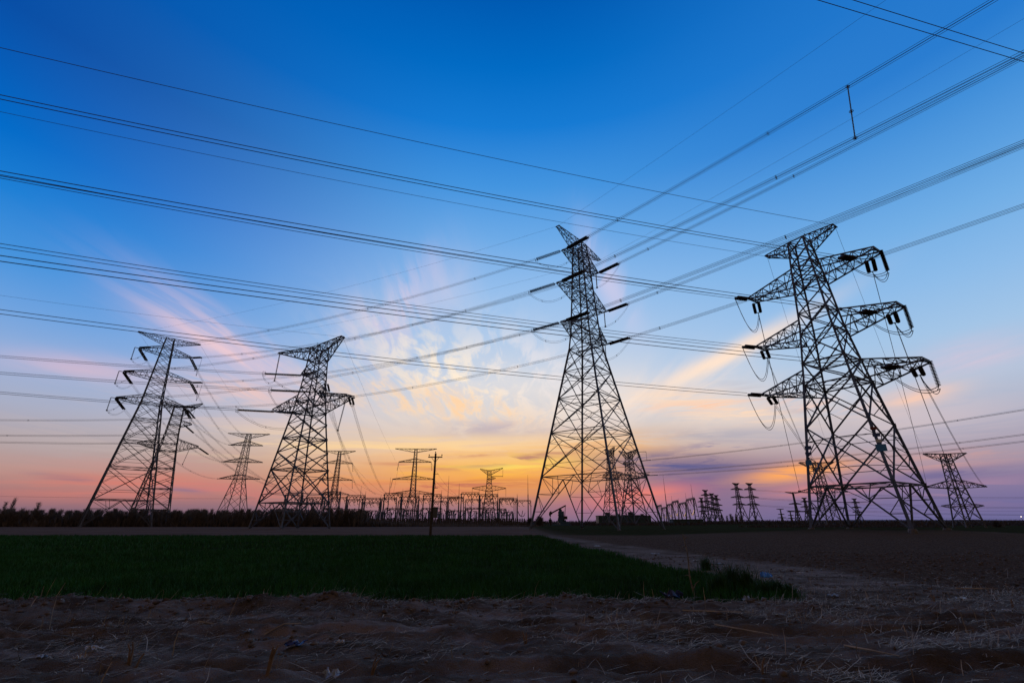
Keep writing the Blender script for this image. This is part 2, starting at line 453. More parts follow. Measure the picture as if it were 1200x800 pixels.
S.tree.links.new((n2 * 0.7 + n3 * 0.35).s, bp.inputs["Height"]); S.tree.links.new(bp.outputs[0], gb.inputs["Normal"])

ground = big_mesh("ground", np.stack([GX.ravel(), GY.ravel(), GZ.ravel()], 1), GF, gm, True)
tag(ground, kind="structure")
def put_attr(name, arr):
    at = ground.data.attributes.new(name, 'FLOAT', 'POINT'); at.data.foreach_set("value", np.ascontiguousarray(arr, dtype=np.float32).ravel())
put_attr("wheat", wheat_mask(GX, GY))
put_attr("strip", sst(GY, 56, 59) * (1 - sst(GX, 2, 8)))
put_attr("plough", sst(GX - plough_edge_x(GY), -0.7, 0.7) * sst(GY, 8.5, 10.5))
put_attr("path", sst(GX - wheat_edge_x(GY), -0.2, 0.4) * (1 - sst(GX - plough_edge_x(GY), -1.2, 0.4)) * sst(GY, 11.5, 14) * (1 - sst(GY, 45, 58)) * sst(fbm(GX * 0.7, GY * 0.5, 4, 222), 0.3, 0.55))
put_attr("green", sst(GX, 2, 10) * sst(GY + (fbm(GX * .08, GY * .1, 3, 8) - .5) * 14, 56, 64) * 1.0)

# ------------------------------------------------------------------ wheat (too many blades to count)
def blades(P, h, w, lean, name, mat, curl=1.0):
    n = len(P)
    th = RNG.uniform(0, 2 * np.pi, n); dirx, diry = np.cos(th), np.sin(th)
    ph = RNG.uniform(0, 2 * np.pi, n); wx, wy = np.cos(ph) * w / 2, np.sin(ph) * w / 2
    ln = lean * h
    V = np.zeros((n, 5, 3))
    V[:, 0] = P + np.stack([-wx, -wy, 0 * wx - 0.01], 1); V[:, 1] = P + np.stack([wx, wy, 0 * wx - 0.01], 1)
    mid = P + np.stack([dirx * ln * 0.3, diry * ln * 0.3, h * 0.6], 1)
    V[:, 2] = mid + np.stack([wx, wy, 0 * wx], 1) * 0.8; V[:, 3] = mid - np.stack([wx, wy, 0 * wx], 1) * 0.8
    V[:, 4] = P + np.stack([dirx * ln, diry * ln, h * (1.0 - 0.25 * lean * curl)], 1)
    b = np.arange(n)[:, None] * 5
    F = np.concatenate([b + np.array([[0, 1, 2]]), b + np.array([[0, 2, 3]]), b + np.array([[3, 2, 4]])])
    return big_mesh(name, V.reshape(-1, 3), F, mat)

def scatter(n, x0, x1, y0, y1, keep):
    x = RNG.uniform(x0, x1, n); y = RNG.uniform(y0, y1, n)
    k = keep(x, y) > RNG.uniform(0, 1, n)
    return x[k], y[k]
pts = []; hs = []; ws = []
for n, x0, x1, y0, y1, hh, ww in ((60000, -17, 8, 10.3, 16, 0.22, 0.011), (70000, -32, 8, 16, 27, 0.22, 0.018), (80000, -75, 8, 27, 58, 0.22, 0.035)):
    x, y = scatter(n, x0, x1, y0, y1, lambda x, y: wheat_mask(x, y) * (0.55 + 0.6 * sst(fbm(x * 0.5, y * 0.35, 3, 3), 0.3, 0.6)))
    pts.append(np.stack([x, y, ground_z(x, y)], 1))
    hs.append(hh * (0.6 + 0.7 * fbm(x * 0.35, y * 0.3, 3, 12)) * RNG.uniform(0.75, 1.3, len(x))); ws.append(np.full(len(x), ww) * RNG.uniform(0.8, 1.3, len(x)))
P = np.concatenate(pts); h_ = np.concatenate(hs); w_ = np.concatenate(ws)
WHEAT = material("young_wheat_leaf", (0.026, 0.130, 0.018), 0.7, 0, 0, 0.6, col2=(0.014, 0.075, 0.011), spec=0.15)
tag(blades(P, h_, w_, RNG.uniform(0.15, 0.7, len(P)), "wheat", WHEAT), kind="stuff")

# taller grass clumps in the near right corner of the plot
GRASS = material("coarse_dark_grass", (0.028, 0.105, 0.014), 0.7, 0, 0, 3.0, col2=(0.015, 0.06, 0.01), spec=0.3)
clumps = [(842, 694, 0.42, 'tall dark grass clump at the wheat corner, just right of the dead stalk'),
          (858, 690, 0.50, 'tallest dark grass clump standing in the corner of the wheat plot'),
          (877, 692, 0.46, 'bushy dark grass clump left of the blue plastic scrap'),
          (896, 697, 0.30, 'low grass clump in front of the blue plastic scrap'),
          (913, 697, 0.32, 'grass clump at the right end of the green plot, beside the bare path'),
          (925, 699, 0.22, 'last small grass tuft where the green plot meets bare soil'),
          (828, 668, 0.40, 'grass clump on the far path edge of the wheat plot')]
for px, py, hh, lab in clumps:
    c = on_ground(px, py); n = 230; hh *= 1.25
    r = np.abs(RNG.normal(0, 0.11, n)); t = RNG.uniform(0, 2 * np.pi, n)
    x = r * np.cos(t) * 1.3; y = r * np.sin(t)
    o = blades(np.stack([x, y, ground_z(c.x + x, c.y + y) - gz(c.x, c.y)], 1), hh * RNG.uniform(0.45, 1.1, n), np.full(n, 0.012), RNG.uniform(0.1, 0.9, n), "grass_clump", GRASS)
    o.location = (c.x, c.y, gz(c.x, c.y)); tag(o, lab, "grass", "grass clumps at the wheat corner")

# ------------------------------------------------------------------ straw, stubble litter and clods
STRAW = material("dry_straw", (0.52, 0.44, 0.32), 0.8, 0, 0, 3.0, col2=(0.19, 0.15, 0.105), spec=0.3)
def straw_density(x, y):
    d = 0.10 + 1.0 * sst(fbm(x * 0.55, y * 1.0, 5, 101), 0.46, 0.60)
    d = d * (0.65 + 0.35 * sst(x, -2, 5)) + 0.5 * np.exp(-((y - 10.2) / 0.4) ** 2)
    return np.clip(d * (1 - wheat_mask(x, y)) * (1 - 0.8 * sst(x - plough_edge_x(y), -.3, 1) * sst(y, 8.5, 10.5)), 0, 1)
x, y = scatter(120000, -14, 16, 4.6, 17, straw_density)
k = RNG.uniform(0, 1, len(x)) < np.clip(9.0 / y, 0.2, 1) ; x = x[k]; y = y[k]
n = len(x); th = RNG.normal(0, 0.9, n); L = RNG.gamma(1.6, 0.075, n) + 0.02; w = RNG.uniform(0.002, 0.006, n)
tilt = np.abs(RNG.normal(0, 0.18, n))
up = RNG.uniform(0, 1, n) < 0.06; tilt[up] = RNG.uniform(0.6, 1.4, up.sum())
c = np.stack([x, y, ground_z(x, y) + 0.012], 1)
d = np.stack([np.cos(th) * np.cos(tilt), np.sin(th) * np.cos(tilt), np.sin(tilt)], 1) * L[:, None]
s_ = np.stack([-np.sin(th), np.cos(th), 0 * th], 1) * w[:, None]
bend = np.stack([RNG.normal(0, .04, n) * L, RNG.normal(0, .04, n) * L, RNG.uniform(0, .05, n) * L], 1)
V = np.stack([c - s_, c + s_, c + d * .5 + bend + s_, c + d * .5 + bend - s_, c + d + s_ * .5, c + d - s_ * .5], 1).reshape(-1, 3)
b = np.arange(n)[:, None] * 6
tag(big_mesh("straw_litter", V, np.concatenate([b + np.array([[0, 1, 2, 3]]), b + np.array([[3, 2, 4, 5]])]), STRAW), kind="stuff")

def tuft_density(x, y):
    d = sst(fbm(x * 0.6 + 9, y * 0.9, 4, 131), 0.50, 0.66) * (0.25 + 0.9 * sst(x, 0, 6)) * (1 - sst(x - plough_edge_x(y), -.5, .5) * sst(y, 8.5, 10.5))
    d += 0.55 * np.exp(-((y - (wheat_front_y(x) - 0.6)) / 0.45) ** 2) * sst(fbm(x * 1.1, y, 3, 141), 0.42, 0.6) * (1 - sst(x, 6, 8))
    return np.clip(d, 0, 1) * (1 - wheat_mask(x, y))
x, y = scatter(30000, -14, 15, 4.7, 13.5, tuft_density)
DRYG = material("dead_grass", (0.32, 0.25, 0.16), 0.85, 0, 0, 1.5, col2=(0.11, 0.075, 0.045), spec=0.2)
tag(blades(np.stack([x, y, ground_z(x, y)], 1), RNG.gamma(2.5, 0.028, len(x)) + 0.02, np.full(len(x), 0.006), RNG.uniform(0.4, 1.6, len(x)), "dead_grass", DRYG), kind="stuff")

CLOD = material("dry_soil_clod", (0.18, 0.14, 0.112), 0.95, 0, 0.5, 6.0, spec=0.2)
t_ = (1 + 5 ** 0.5) / 2
ico = np.array([(-1, t_, 0), (1, t_, 0), (-1, -t_, 0), (1, -t_, 0), (0, -1, t_), (0, 1, t_), (0, -1, -t_), (0, 1, -t_), (t_, 0, -1), (t_, 0, 1), (-t_, 0, -1), (-t_, 0, 1)]) / 1.9
icf = np.array([(0, 11, 5), (0, 5, 1), (0, 1, 7), (0, 7, 10), (0, 10, 11), (1, 5, 9), (5, 11, 4), (11, 10, 2), (10, 7, 6), (7, 1, 8), (3, 9, 4), (3, 4, 2), (3, 2, 6), (3, 6, 8), (3, 8, 9), (4, 9, 5), (2, 4, 11), (6, 2, 10), (8, 6, 7), (9, 8, 1)])
def clod_density(x, y):
    berm = np.exp(-((y - (wheat_front_y(x) - 0.6)) / 0.5) ** 2) * (1 - sst(x, 5.5, 7.5))
    pl = sst(x - plough_edge_x(y), -0.5, 0.7) * sst(y, 8.5, 10.5)
    return np.clip(0.40 * sst(fbm(x * .7, y * 1.3, 3, 111), 0.4, 0.58) + 0.9 * berm + 0.35 * pl, 0, 1) * (1 - wheat_mask(x, y))
x, y = scatter(34000, -14, 24, 4.6, 26, clod_density)
n = len(x); r = np.minimum(RNG.gamma(2.0, 0.010, n) + 0.006, 0.07)
berm = np.exp(-((y - (wheat_front_y(x) - 0.6)) / 0.5) ** 2); r = np.minimum(r * (1 + 0.7 * berm * RNG.uniform(0, 1, n)), 0.055)
V = ico[None] * r[:, None, None] * RNG.uniform(0.4, 1.5, (n, 12, 1)) * np.stack([RNG.uniform(.8, 1.5, n), RNG.uniform(.8, 1.4, n), RNG.uniform(.5, .9, n)], 1)[:, None, :]
V += np.stack([x, y, ground_z(x, y) + r * 0.2], 1)[:, None, :]
tag(big_mesh("soil_clods", V.reshape(-1, 3), (np.arange(n)[:, None, None] * 12 + icf[None]).reshape(-1, 3), CLOD), kind="stuff")
# ------------------------------------------------------------------ pylons
def lerp_prof(prof, z):
    for (z0, h0), (z1, h1) in zip(prof, prof[1:]):
        if z <= z1: return h0 + (h1 - h0) * (z - z0) / (z1 - z0)
    return prof[-1][1]

def truss_arm(mb, side, hb, zb, ht, zt, r, tz, tw, th, n, wc, wb):
    """cross arm: four chords from the body to a narrow tip, laced on all faces. local x along the arms, y along the line"""
    root = [Vector((side * hb, -hb, zb)), Vector((side * hb, hb, zb)), Vector((side * ht, ht, zt)), Vector((side * ht, -ht, zt))]
    tip = [Vector((side * r, -tw / 2, tz)), Vector((side * r, tw / 2, tz)), Vector((side * r, tw / 2, tz + th)), Vector((side * r, -tw / 2, tz + th))]
    P = [[root[k].lerp(tip[k], i / n) for k in range(4)] for i in range(n + 1)]
    for k in range(4): mb.bar(P[0][k], P[n][k], wc)
    for i in range(n):
        for k in range(4):
            a, b = k, (k + 1) % 4
            if i % 2 == 0: mb.bar(P[i][a], P[i + 1][b], wb)
            else: mb.bar(P[i][b], P[i + 1][a], wb)
            if k in (0, 2) and i % 2: mb.bar(P[i][b], P[i + 1][a], wb)
        for k in range(4): mb.bar(P[i + 1][k], P[i + 1][(k + 1) % 4], wb * 0.9)
    mb.bar(P[n][0] - Vector((0, 0.25, 0)), P[n][1] + Vector((0, 0.25, 0)), wc * 1.2)

class Pylon:
    """a lattice tower; local x = along the cross arms, y = along the line"""
    def __init__(s, label, pos, ang, prof, keys, k=0.95, det=2, lw=0.28, bw=0.13, sw=0.08, mat=None, group=None, name="lattice_pylon", plates=True):
        s.mat = mat or STEEL
        s.pos = Vector(pos); s.ang = ang
        s.u = Vector((math.cos(ang), math.sin(ang), 0)); s.v = Vector((-math.sin(ang), math.cos(ang), 0))
        s.root = empty(name, s.pos); s.root.rotation_euler = (0, 0, ang)
        tag(s.root, label, "pylon", group)
        s.prof, s.det, s.lw, s.bw = prof, det, lw, bw
        H = prof[-1][0]; hf = lambda z: lerp_prof(prof, z)
        # panel heights between the key levels
        lv = [0.0]
        for z in keys + [H]:
            z0 = lv[-1]
            if z - z0 < 0.05: continue
            zz = []; q = z0
            while q < z - 1e-6:
                st = max(k * 2 * hf(q), 0.9); zz.append(st); q += st
            f = (z - z0) / sum(zz)
            for st in zz: lv.append(lv[-1] + st * f)
            lv[-1] = z
        s.levels = lv
        cs = [(-1, -1), (1, -1), (1, 1), (-1, 1)]
        C = lambda i, z: Vector((cs[i % 4][0] * hf(z), cs[i % 4][1] * hf(z), z))
        for i in range(4):
            m = MB()
            brk = sorted(set([0.0] + [z for z, _ in prof]))
            for z0, z1 in zip(brk, brk[1:]):
                m.bar(C(i, z0), C(i, z1 + (0.05 if z1 < H else 0)), lw * (1.0 if z0 < 0.4 * H else 0.8), det >= 2)
            if plates:
                for z in lv[1:]:
                    if z > 0.62 * H: continue
                    w = lw * 0.62
                    m.box(C(i, z), (w, 0.02, w * 1.2)); m.box(C(i, z), (0.02, w, w * 1.2))
            leg = m.build("leg", s.mat, s.root)
            if det >= 2:
                f = MB(); c = C(i, 0); f.lathe(c + Vector((0, 0, -0.6)), c + Vector((0, 0, 0.16)), [(0, 0.5), (0.75, 0.45), (1, 0.36)], 10)
                f.build("concrete_footing", CONC, s.root)
        # bracing: one lattice per face
        for i in range(4):
            m = MB()
            for j, (z0, z1) in enumerate(zip(lv, lv[1:])):
                A, B, D_, Cc = C(i, z0), C(i + 1, z0), C(i, z1), C(i + 1, z1)
                big = (z1 - z0) > 4.2 and det >= 2
                w = bw if z0 < 0.5 * H else bw * 0.8
                if j == 0 and det >= 1:                       # open foot panel: inverted V to the first girt
                    M = (D_ + Cc) / 2
                    m.bar(A, M, w * 1.15, det >= 2); m.bar(B, M, w * 1.15, det >= 2)
                    m.bar(D_, Cc, w)
                    if det >= 2:
                        for f0, f1, q0, q1 in ((A, M, A, D_), (B, M, B, Cc)):
                            for t in (0.33, 0.66):
                                m.bar(f0.lerp(f1, t), q0.lerp(q1, t), sw)
                            m.bar(f0.lerp(f1, 0.66), q1, sw); m.bar(f0.lerp(f1, 0.33), q0.lerp(q1, 0.66), sw)
                            m.bar(f0.lerp(f1, 0.66), (q1 + M) / 2, sw)
                    continue
                m.bar(A, Cc, w); m.bar(B, D_, w)
                wA = (B - A).length; wD = (Cc - D_).length
                O = A.lerp(Cc, wA / (wA + wD))
                if big:
                    for l0, l1, e0, e1 in ((A, D_, A, D_), (B, Cc, B, Cc)):
                        lm = l0.lerp(l1, 0.5)
                        p0, p1 = l0.lerp(O, 0.5), l1.lerp(O, 0.5)
                        m.bar(lm, p0, sw); m.bar(lm, p1, sw); 
                        if (z1 - z0) > 7:
                            m.bar(l0.lerp(l1, 0.25), l0.lerp(O, 0.5), sw * .8); m.bar(l0.lerp(l1, 0.75), l1.lerp(O, 0.5), sw * .8)
                            m.bar(l0.lerp(l1, 0.25), l0.lerp(O, 0.25), sw * .8); m.bar(l0.lerp(l1, 0.75), l1.lerp(O, 0.25), sw * .8)
                    if (z1 - z0) > 7:
                        m.bar(A.lerp(O, 0.5), B.lerp(O, 0.5), sw); m.bar(D_.lerp(O, 0.5), Cc.lerp(O, 0.5), sw)
                    if plates: m.box(O, (0.16, 0.16, 0.2))
                if z1 in keys or z1 == H: m.bar(D_, Cc, w)
            m.build("bracing", s.mat, s.root)
        for z in keys + [H]:
            m = MB()
            c = [C(i, z) for i in range(4)]
            m.bar(c[0], c[2], sw); m.bar(c[1], c[3], sw)
            if det >= 2 and hf(z) > 2.5:
                md = [(c[i] + c[(i + 1) % 4]) / 2 for i in range(4)]
                for i in range(4): m.bar(md[i], md[(i + 1) % 4], sw)
            m.build("plan_bracing", s.mat, s.root)
        s.hf = hf
    def arm(s, side, zb, zt, r, tz, tw=1.2, th=0.25, n=5, name="crossarm", wc=0.15, wb=0.08):
        m = MB(); truss_arm(m, side, s.hf(zb), zb, s.hf(zt), zt, r, tz, tw, th, n, wc, wb)
        return m.build(name, s.mat, s.root)
    def world(s, x, y, z): return s.pos + s.u * x + s.v * y + Vector((0, 0, z))
    def local(s, p):
        d = Vector(p) - s.pos; return Vector((d.dot(s.u), d.dot(s.v), d.z))
    def put(s, mb, name, mat, smooth_shade=False):
        mb.v = [tuple(s.local(p)) for p in mb.v]
        return mb.build(name, mat, s.root, None, smooth_shade)
    # a strain string (n stacks side by side) from the arm tip p along direction d
    def string(s, p, d, L, R=0.15, pitch=0.17, stacks=2, gap=0.45, k=8, rings=0.0):
        p = Vector(p); d = Vector(d).normalized()
        side = d.cross(Vector((0, 0, 1)))
        side = side.normalized() if side.length > 0.05 else s.v.copy()
        link = min(0.6, L * 0.12)
        for i in range(stacks):
            o = side * ((i - (stacks - 1) / 2) * gap)
            a = p + d * link + o; b = p + d * (L - link) + o
            nd = max(4, int((b - a).length / pitch)); pr = [(0, 0.05)]
            for j in range(nd):
                t = (j + 0.15) / nd; w = 1.0 / nd
                pr += [(t, 0.05), (t + 0.25 * w, R), (t + 0.4 * w, R * 0.95), (t + 0.7 * w, 0.055)]
            pr.append((1, 0.05))
            m = MB(); m.lathe(a, b, pr, k); s.put(m, "insulator_string", INSUL)
        for c, c2 in ((p + d * link, p), (p + d * (L - link), p + d * L)):
            m = MB(); m.bar(c - side * (gap / 2 + 0.12), c + side * (gap / 2 + 0.12), 0.10); m.bar(c, c2, 0.09)
            s.put(m, "yoke_plate", s.mat)
        if rings:
            for q_ in (link, link * 0.2):
                m = MB(); m.ring(p + d * (L - q_), d, rings, 0.035); s.put(m, "grading_ring", ALU)
        return p + d * L
    def hanger(s, p, L, R=0.14, pitch=0.2, tilt=Vector((0, 0, 0)), k=8, weight=True):
        p = Vector(p); q = p + Vector((0, 0, -L)) + tilt
        nd = max(4, int(L / pitch)); pr = [(0, 0.05)]
        for j in range(nd):
            t = (j + 0.15) / nd; w = 1 / nd
            pr += [(t, 0.05), (t + 0.3 * w, R), (t + 0.45 * w, R * 0.9), (t + 0.75 * w, 0.05)]
        m = MB(); m.lathe(p, q, pr, k)
        if weight: m.lathe(q, q + (q - p).normalized() * 0.45, [(0, 0.1), (0.2, 0.26), (0.8, 0.26), (1, 0.1)], 8)
        s.put(m, "jumper_support_string", INSUL); return q
    def jumper(s, pts, r=0.03, offs=((0, 0), (0.0, 0.4)), droop=0.0, clamps=True):
        """drooping loop through the given points (quadratic sag between them)"""
        path = []
        for a, b, sg in pts:
            a, b = Vector(a), Vector(b)
            path += [a.lerp(b, t) - Vector((0, 0, sg * 4 * t * (1 - t))) for t in (i / 12 for i in range(12 + 1))]
        d = (path[-1] - path[0]); d.z = 0; sd = d.cross(Vector((0, 0, 1))); sd = sd.normalized() if sd.length else s.u
        m = MB()
        for h, vz in offs: m.tube([p + sd * h + Vector((0, 0, -vz)) for p in path], r, 4)
        if clamps and len(offs) > 1:
            for t in (0.3, 0.6):
                p = path[int(t * (len(path) - 1))]
                m.bar(p + sd * offs[0][0], p + sd * offs[1][0] - Vector((0, 0, offs[1][1])), 0.12)
        s.put(m, "jumper_loop", ALU)

# ------------------------------------------------------------------ conductors
def run(p0, d, px, L, c=0.00033):
    """wire from p0 along plan direction d that passes through the sight line of pixel px: list of points over length L"""
    p0 = Vector(p0); d = Vector((d[0], d[1], 0)).normalized()
    r = ray(*px)
    A_ = np.array([[d.x, -r.x], [d.y, -r.y]]); s_, k_ = np.linalg.solve(A_, np.array([-p0.x, -p0.y]))
    z1 = CAM_H + k_ * r.z
    a = (z1 - p0.z - c * s_ * s_) / s_
    return lambda s: p0 + d * s + Vector((0, 0, a * s + c * s * s)), float(s_)
def between(p0, p1, sag):
    p0, p1 = Vector(p0), Vector(p1); L = (p1 - p0).length
    return (lambda s: p0.lerp(p1, s / L) - Vector((0, 0, sag * 4 * (s / L) * (1 - s / L)))), L

def line(fn, s0, s1, label, offs=((0, 0),), r=0.03, spacers=(), group=None, n=None, cat="power line", mat=None):
    n = n or max(10, int((s1 - s0) / 4))
    P = [fn(s0 + (s1 - s0) * i / n) for i in range(n + 1)]
    d = P[-1] - P[0]; d.z = 0; sd = d.cross(Vector((0, 0, 1))).normalized()
    if len(offs) == 1:
        m = MB(); m.tube(P, r, 5)
        o = m.build("overhead_wire", mat or ALU, None, P[0]); o.location = P[0]
        return tag(o, label, cat, group)
    root = tag(empty("conductor_bundle", P[0]), label, cat, group)
    for h, v in offs:
        m = MB(); m.tube([p + sd * h + Vector((0, 0, v)) for p in P], r, 5)
        m.build("conductor", mat or ALU, root, P[0])
    for t in spacers:
        m = MB(); c = fn(s0 + (s1 - s0) * t)
        q = [c + sd * h + Vector((0, 0, v)) for h, v in offs]
        for i in range(len(q)): m.bar(q[i], q[(i + 1) % len(q)], r * 2.0)
        for x in q: m.box(x, (r * 1.8,) * 3)
        m.build("spacer", mat or ALU, root, P[0])
    return root
QUAD = ((-0.23, -0.23), (0.23, -0.23), (0.23, 0.23), (-0.23, 0.23))
TWIN = ((0.0, -0.24), (0.05, 0.24))
def tangent(fn, s, e=0.5): return (fn(s + e) - fn(s)).normalized()

# ---------------- M: the near strain pylon on the right
def dirv(deg): return (math.cos(math.radians(deg)), math.sin(math.radians(deg)))
M_ANG = math.atan2(-.84, .54)
M = Pylon("big near pylon at the right with long crossarms and blue plates on its legs",
          (46.8, 63, gz(46.8, 63) - 0.05), M_ANG, [(0, 5.4), (20, 3.0), (28.4, 2.1), (37.0, 1.6), (43.3, 1.15)],
          [5.3, 19.2, 22.6, 27.2, 30.6, 35.8, 39.0], 0.9, 2, 0.34, 0.17, 0.085)
MZ = M.pos.z
mt = {}
for nm, r, z in (("top", 9.3, 37.2), ("middle", 9.7, 28.4), ("lowest", 10.3, 20.4)):
    for sd in (1, -1):
        zl = z - MZ
        M.arm(sd, zl - 1.4, zl + 1.9, r, zl, 2.2, 0.3, 6, wc=0.17, wb=0.09)
        mt[nm, sd] = M.world(sd * r, 0, zl)
for sd in (1, -1): M.arm(sd, 41.2, 43.3, 5.3, 43.4 - 0.2, 1.0, 0.15, 5, "earth_wire_arm", 0.14, 0.08)
M_W = {("top", 1): (0, 113.5), ("middle", 1): (0, 203), ("lowest", 1): (0, 302.5), ("top", -1): (0, 206.5), ("middle", -1): (0, 287.5), ("lowest", -1): (0, 365)}
sdn = {1: "right", -1: "left"}
d_m = dirv(180 + 17)
m_end = {}
for key, px in M_W.items():
    att = mt[key] - M.v * 0.9 - (M.u * 2.6 + Vector((0, 0, 0.35)) if key[1] == 1 else Vector())
    fn, se = run(att, d_m, px, 300)
    tip = fn(0); t = tangent(fn, 0)
    e1 = M.string(tip, t, 3.2, 0.25, 0.17, 2, 0.6)
    line(fn, 3.2, se + 90, f"twin wire running left across the sky from the near right pylon's {key[0]} {sdn[key[1]]} arm",
         TWIN, 0.036, (), "twin wires from the near right pylon to the left", n=46)
    m_end[key] = e1
for sd, px in ((1, (0, 56)), (-1, (0, 131))):
    fn, se = run(M.world(sd * 5.3, 0, 43.3), d_m, px, 300)
    line(fn, 0, se + 90, f"single wire running left across the sky from the near right pylon's {sdn[sd]} peak", r=0.03 if sd > 0 else 0.024, n=46)
# blue, red and pale plates bolted on two legs
def plates_on(leg_xy, items):
    for z, w, h, mat, lab in items:
        hb = M.hf(z); c = M.world(leg_xy[0] * hb, leg_xy[1] * hb, z)
        n_ = Vector((-c.x, -c.y, 0)).normalized(); n_.rotate(Matrix.Rotation(0.25, 3, 'Z')); sx = Vector((-n_.y, n_.x, 0))
        m = MB(); m.box(c + n_ * 0.32, (w / 2, 0.02, h / 2), sx, n_, Vector((0, 0, 1)))
        m.box(c + n_ * 0.16, (0.04, 0.15, 0.04), sx, n_, Vector((0, 0, 1)))
        o = M.put(m, "sign_plate", mat); o["label"] = lab
plates_on((1, -1), [(11.8, 0.75, 0.35, RED, "red plate"), (10.95, 0.8, 0.42, NAVY, "dark blue plate"), (10.2, 0.6, 0.4, PALE, "pale plate"), (9.35, 1.1, 0.85, BLUE, "large blue plate")])
plates_on((-1, -1), [(10.4, 0.8, 0.5, NAVY, "dark plate"), (9.6, 0.75, 0.4, NAVY, "dark blue plate"), (8.4, 0.75, 0.7, BLUE, "blue plate")])

# ---------------- G: the tall double circuit pylon in the middle
G_ANG = math.atan2(.77, .64)
G = Pylon("tall slender pylon in the middle with a pointed top and short crossarms",
          (19.4, 111, gz(19.4, 111) - 0.05), G_ANG, [(0, 10.9), (43, 3.25), (48, 2.75), (58.2, 2.2), (69.5, 1.7), (75.4, 1.3)],
          [11.3, 21.5, 30.0, 37.0, 43.0, 47.0, 51.0, 57.4, 61.4, 68.6, 72.0], 0.82, 2, 0.36, 0.17, 0.09)
gt = {}
for nm, r, z in (("top", 8.4, 69.5), ("middle", 11.6, 58.2), ("lowest", 10.5, 47.7)):
    for sd in (1, -1):
        G.arm(sd, z - 0.9, z + 2.6, r, z, 1.5, 0.3, 6, wc=0.17, wb=0.09)
        gt[nm, sd] = G.world(sd * r, 0, z)
for sd in (1, -1): G.arm(sd, 72.6, 75.4, 11.2, 75.5, 0.8, 0.15, 7, "earth_wire_arm", 0.14, 0.08)
G_W = {("top", -1): (1165, 0), ("middle", -1): (1200, 62), ("top", 1): (1200, 67), ("lowest", -1): (1200, 167), ("middle", 1): (1200, 171), ("lowest", 1): (1200, 241)}
d_g = dirv(-48)
g_run = {}
GL = 7.8
for key, px in G_W.items():
    fn, se = run(gt[key] + G.v * -0.7, d_g, px, 300, 0.00028)
    t = tangent(fn, 0)
    e1 = G.string(fn(0), t, GL, 0.31, 0.22, 2, 0.7, rings=0.45)
    g_run[key] = (fn, se, e1)
    line(fn, GL, se + 70, f"four wire bundle rising right from the {key[0]} {sdn[key[1]]} arm of the tall middle pylon",
         QUAD, 0.032, (0.06, 0.3, 0.55, 0.8), "four wire bundles rising to the upper right", n=40)
for sd, px in ((-1, (1010, 20)), (1, (1200, 22))):
    fn, se = run(G.world(sd * 11.2, 0, 75.5), d_g, px, 300, 0.00028)
    line(fn, 0, se + 80, f"thin earth wire rising right from the {sdn[sd]} tip of the tall middle pylon", r=0.02, n=40)

# ---------------- A: the tall pylon at the far left, where the middle pylon's line turns away
A_ANG = math.atan2(.68, .73)
A = Pylon("tallest pylon at the far left with a wide flat top arm",
          (-133, 164.3, -0.05), A_ANG, [(0, 9.0), (42, 3.0), (62, 1.7), (67.8, 1.3)],
          [8.5, 19, 28, 36, 42, 45, 51.2, 54.4, 60.8, 63.8], 0.85, 2, 0.42, 0.18, 0.11)
at = {}
for nm, r, z in (("top", 8.2, 61.8), ("middle", 10.4, 52.1), ("lowest", 10.2, 42.4)):
    for sd in (1, -1):
        A.arm(sd, z - 0.8, z + 2.2, r, z, 1.4, 0.3, 5, wc=0.2, wb=0.1)
        at[nm, sd] = A.world(sd * r, 0, z)
for sd in (1, -1): A.arm(sd, 65.2, 67.8, 10.0, 67.9, 0.8, 0.15, 6, "earth_wire_arm", 0.16, 0.09)

# ---------------- B: where that line goes next, far behind
BX, BY = at_depth(281, 560, 340).x, 340
B_ANG = math.radians(8)
def double_circuit(label, x, y, ang, H, b, tiers, ground_r, det=1, lw=0.4, bw=0.2, sw=0.14, group=None, mat=None, panels=0.95, name="lattice_pylon"):
    prof = [(0, b), (tiers[-1][0], b * 0.33), (tiers[0][0], b * 0.2), (H, b * 0.15)]
    keys = sorted([H * 0.1] + [z for z, r in tiers] + [z + H * 0.045 for z, r in tiers])
    p = Pylon(label, (x, y, -0.05), ang, prof, keys, panels, det, lw, bw, sw, mat or STEEL_FAR, group, name, plates=False)
    tips = {}
    for i, (z, r) in enumerate(tiers):
        for sd in (1, -1):
            p.arm(sd, z, z + H * 0.045, r, z, 1.2, 0.3, 4, wc=bw * 1.3, wb=bw * 0.8)
            tips[i, sd] = p.world(sd * r, 0, z)
    for sd in (1, -1): p.arm(sd, H - H * 0.05, H, ground_r, H, 0.8, 0.2, 4, "earth_wire_arm", bw, bw * 0.7); tips['g', sd] = p.world(sd * ground_r, 0, H)
    return p, tips
B, bt = double_circuit("small pylon above the dark trees between the leftmost and the wide legged pylons",
                       BX, BY, B_ANG, 62.5, 8.6, [(54, 11.0), (42, 13.2), (30.3, 13.4)], 14.5)
tn = ["top", "middle", "lowest"]
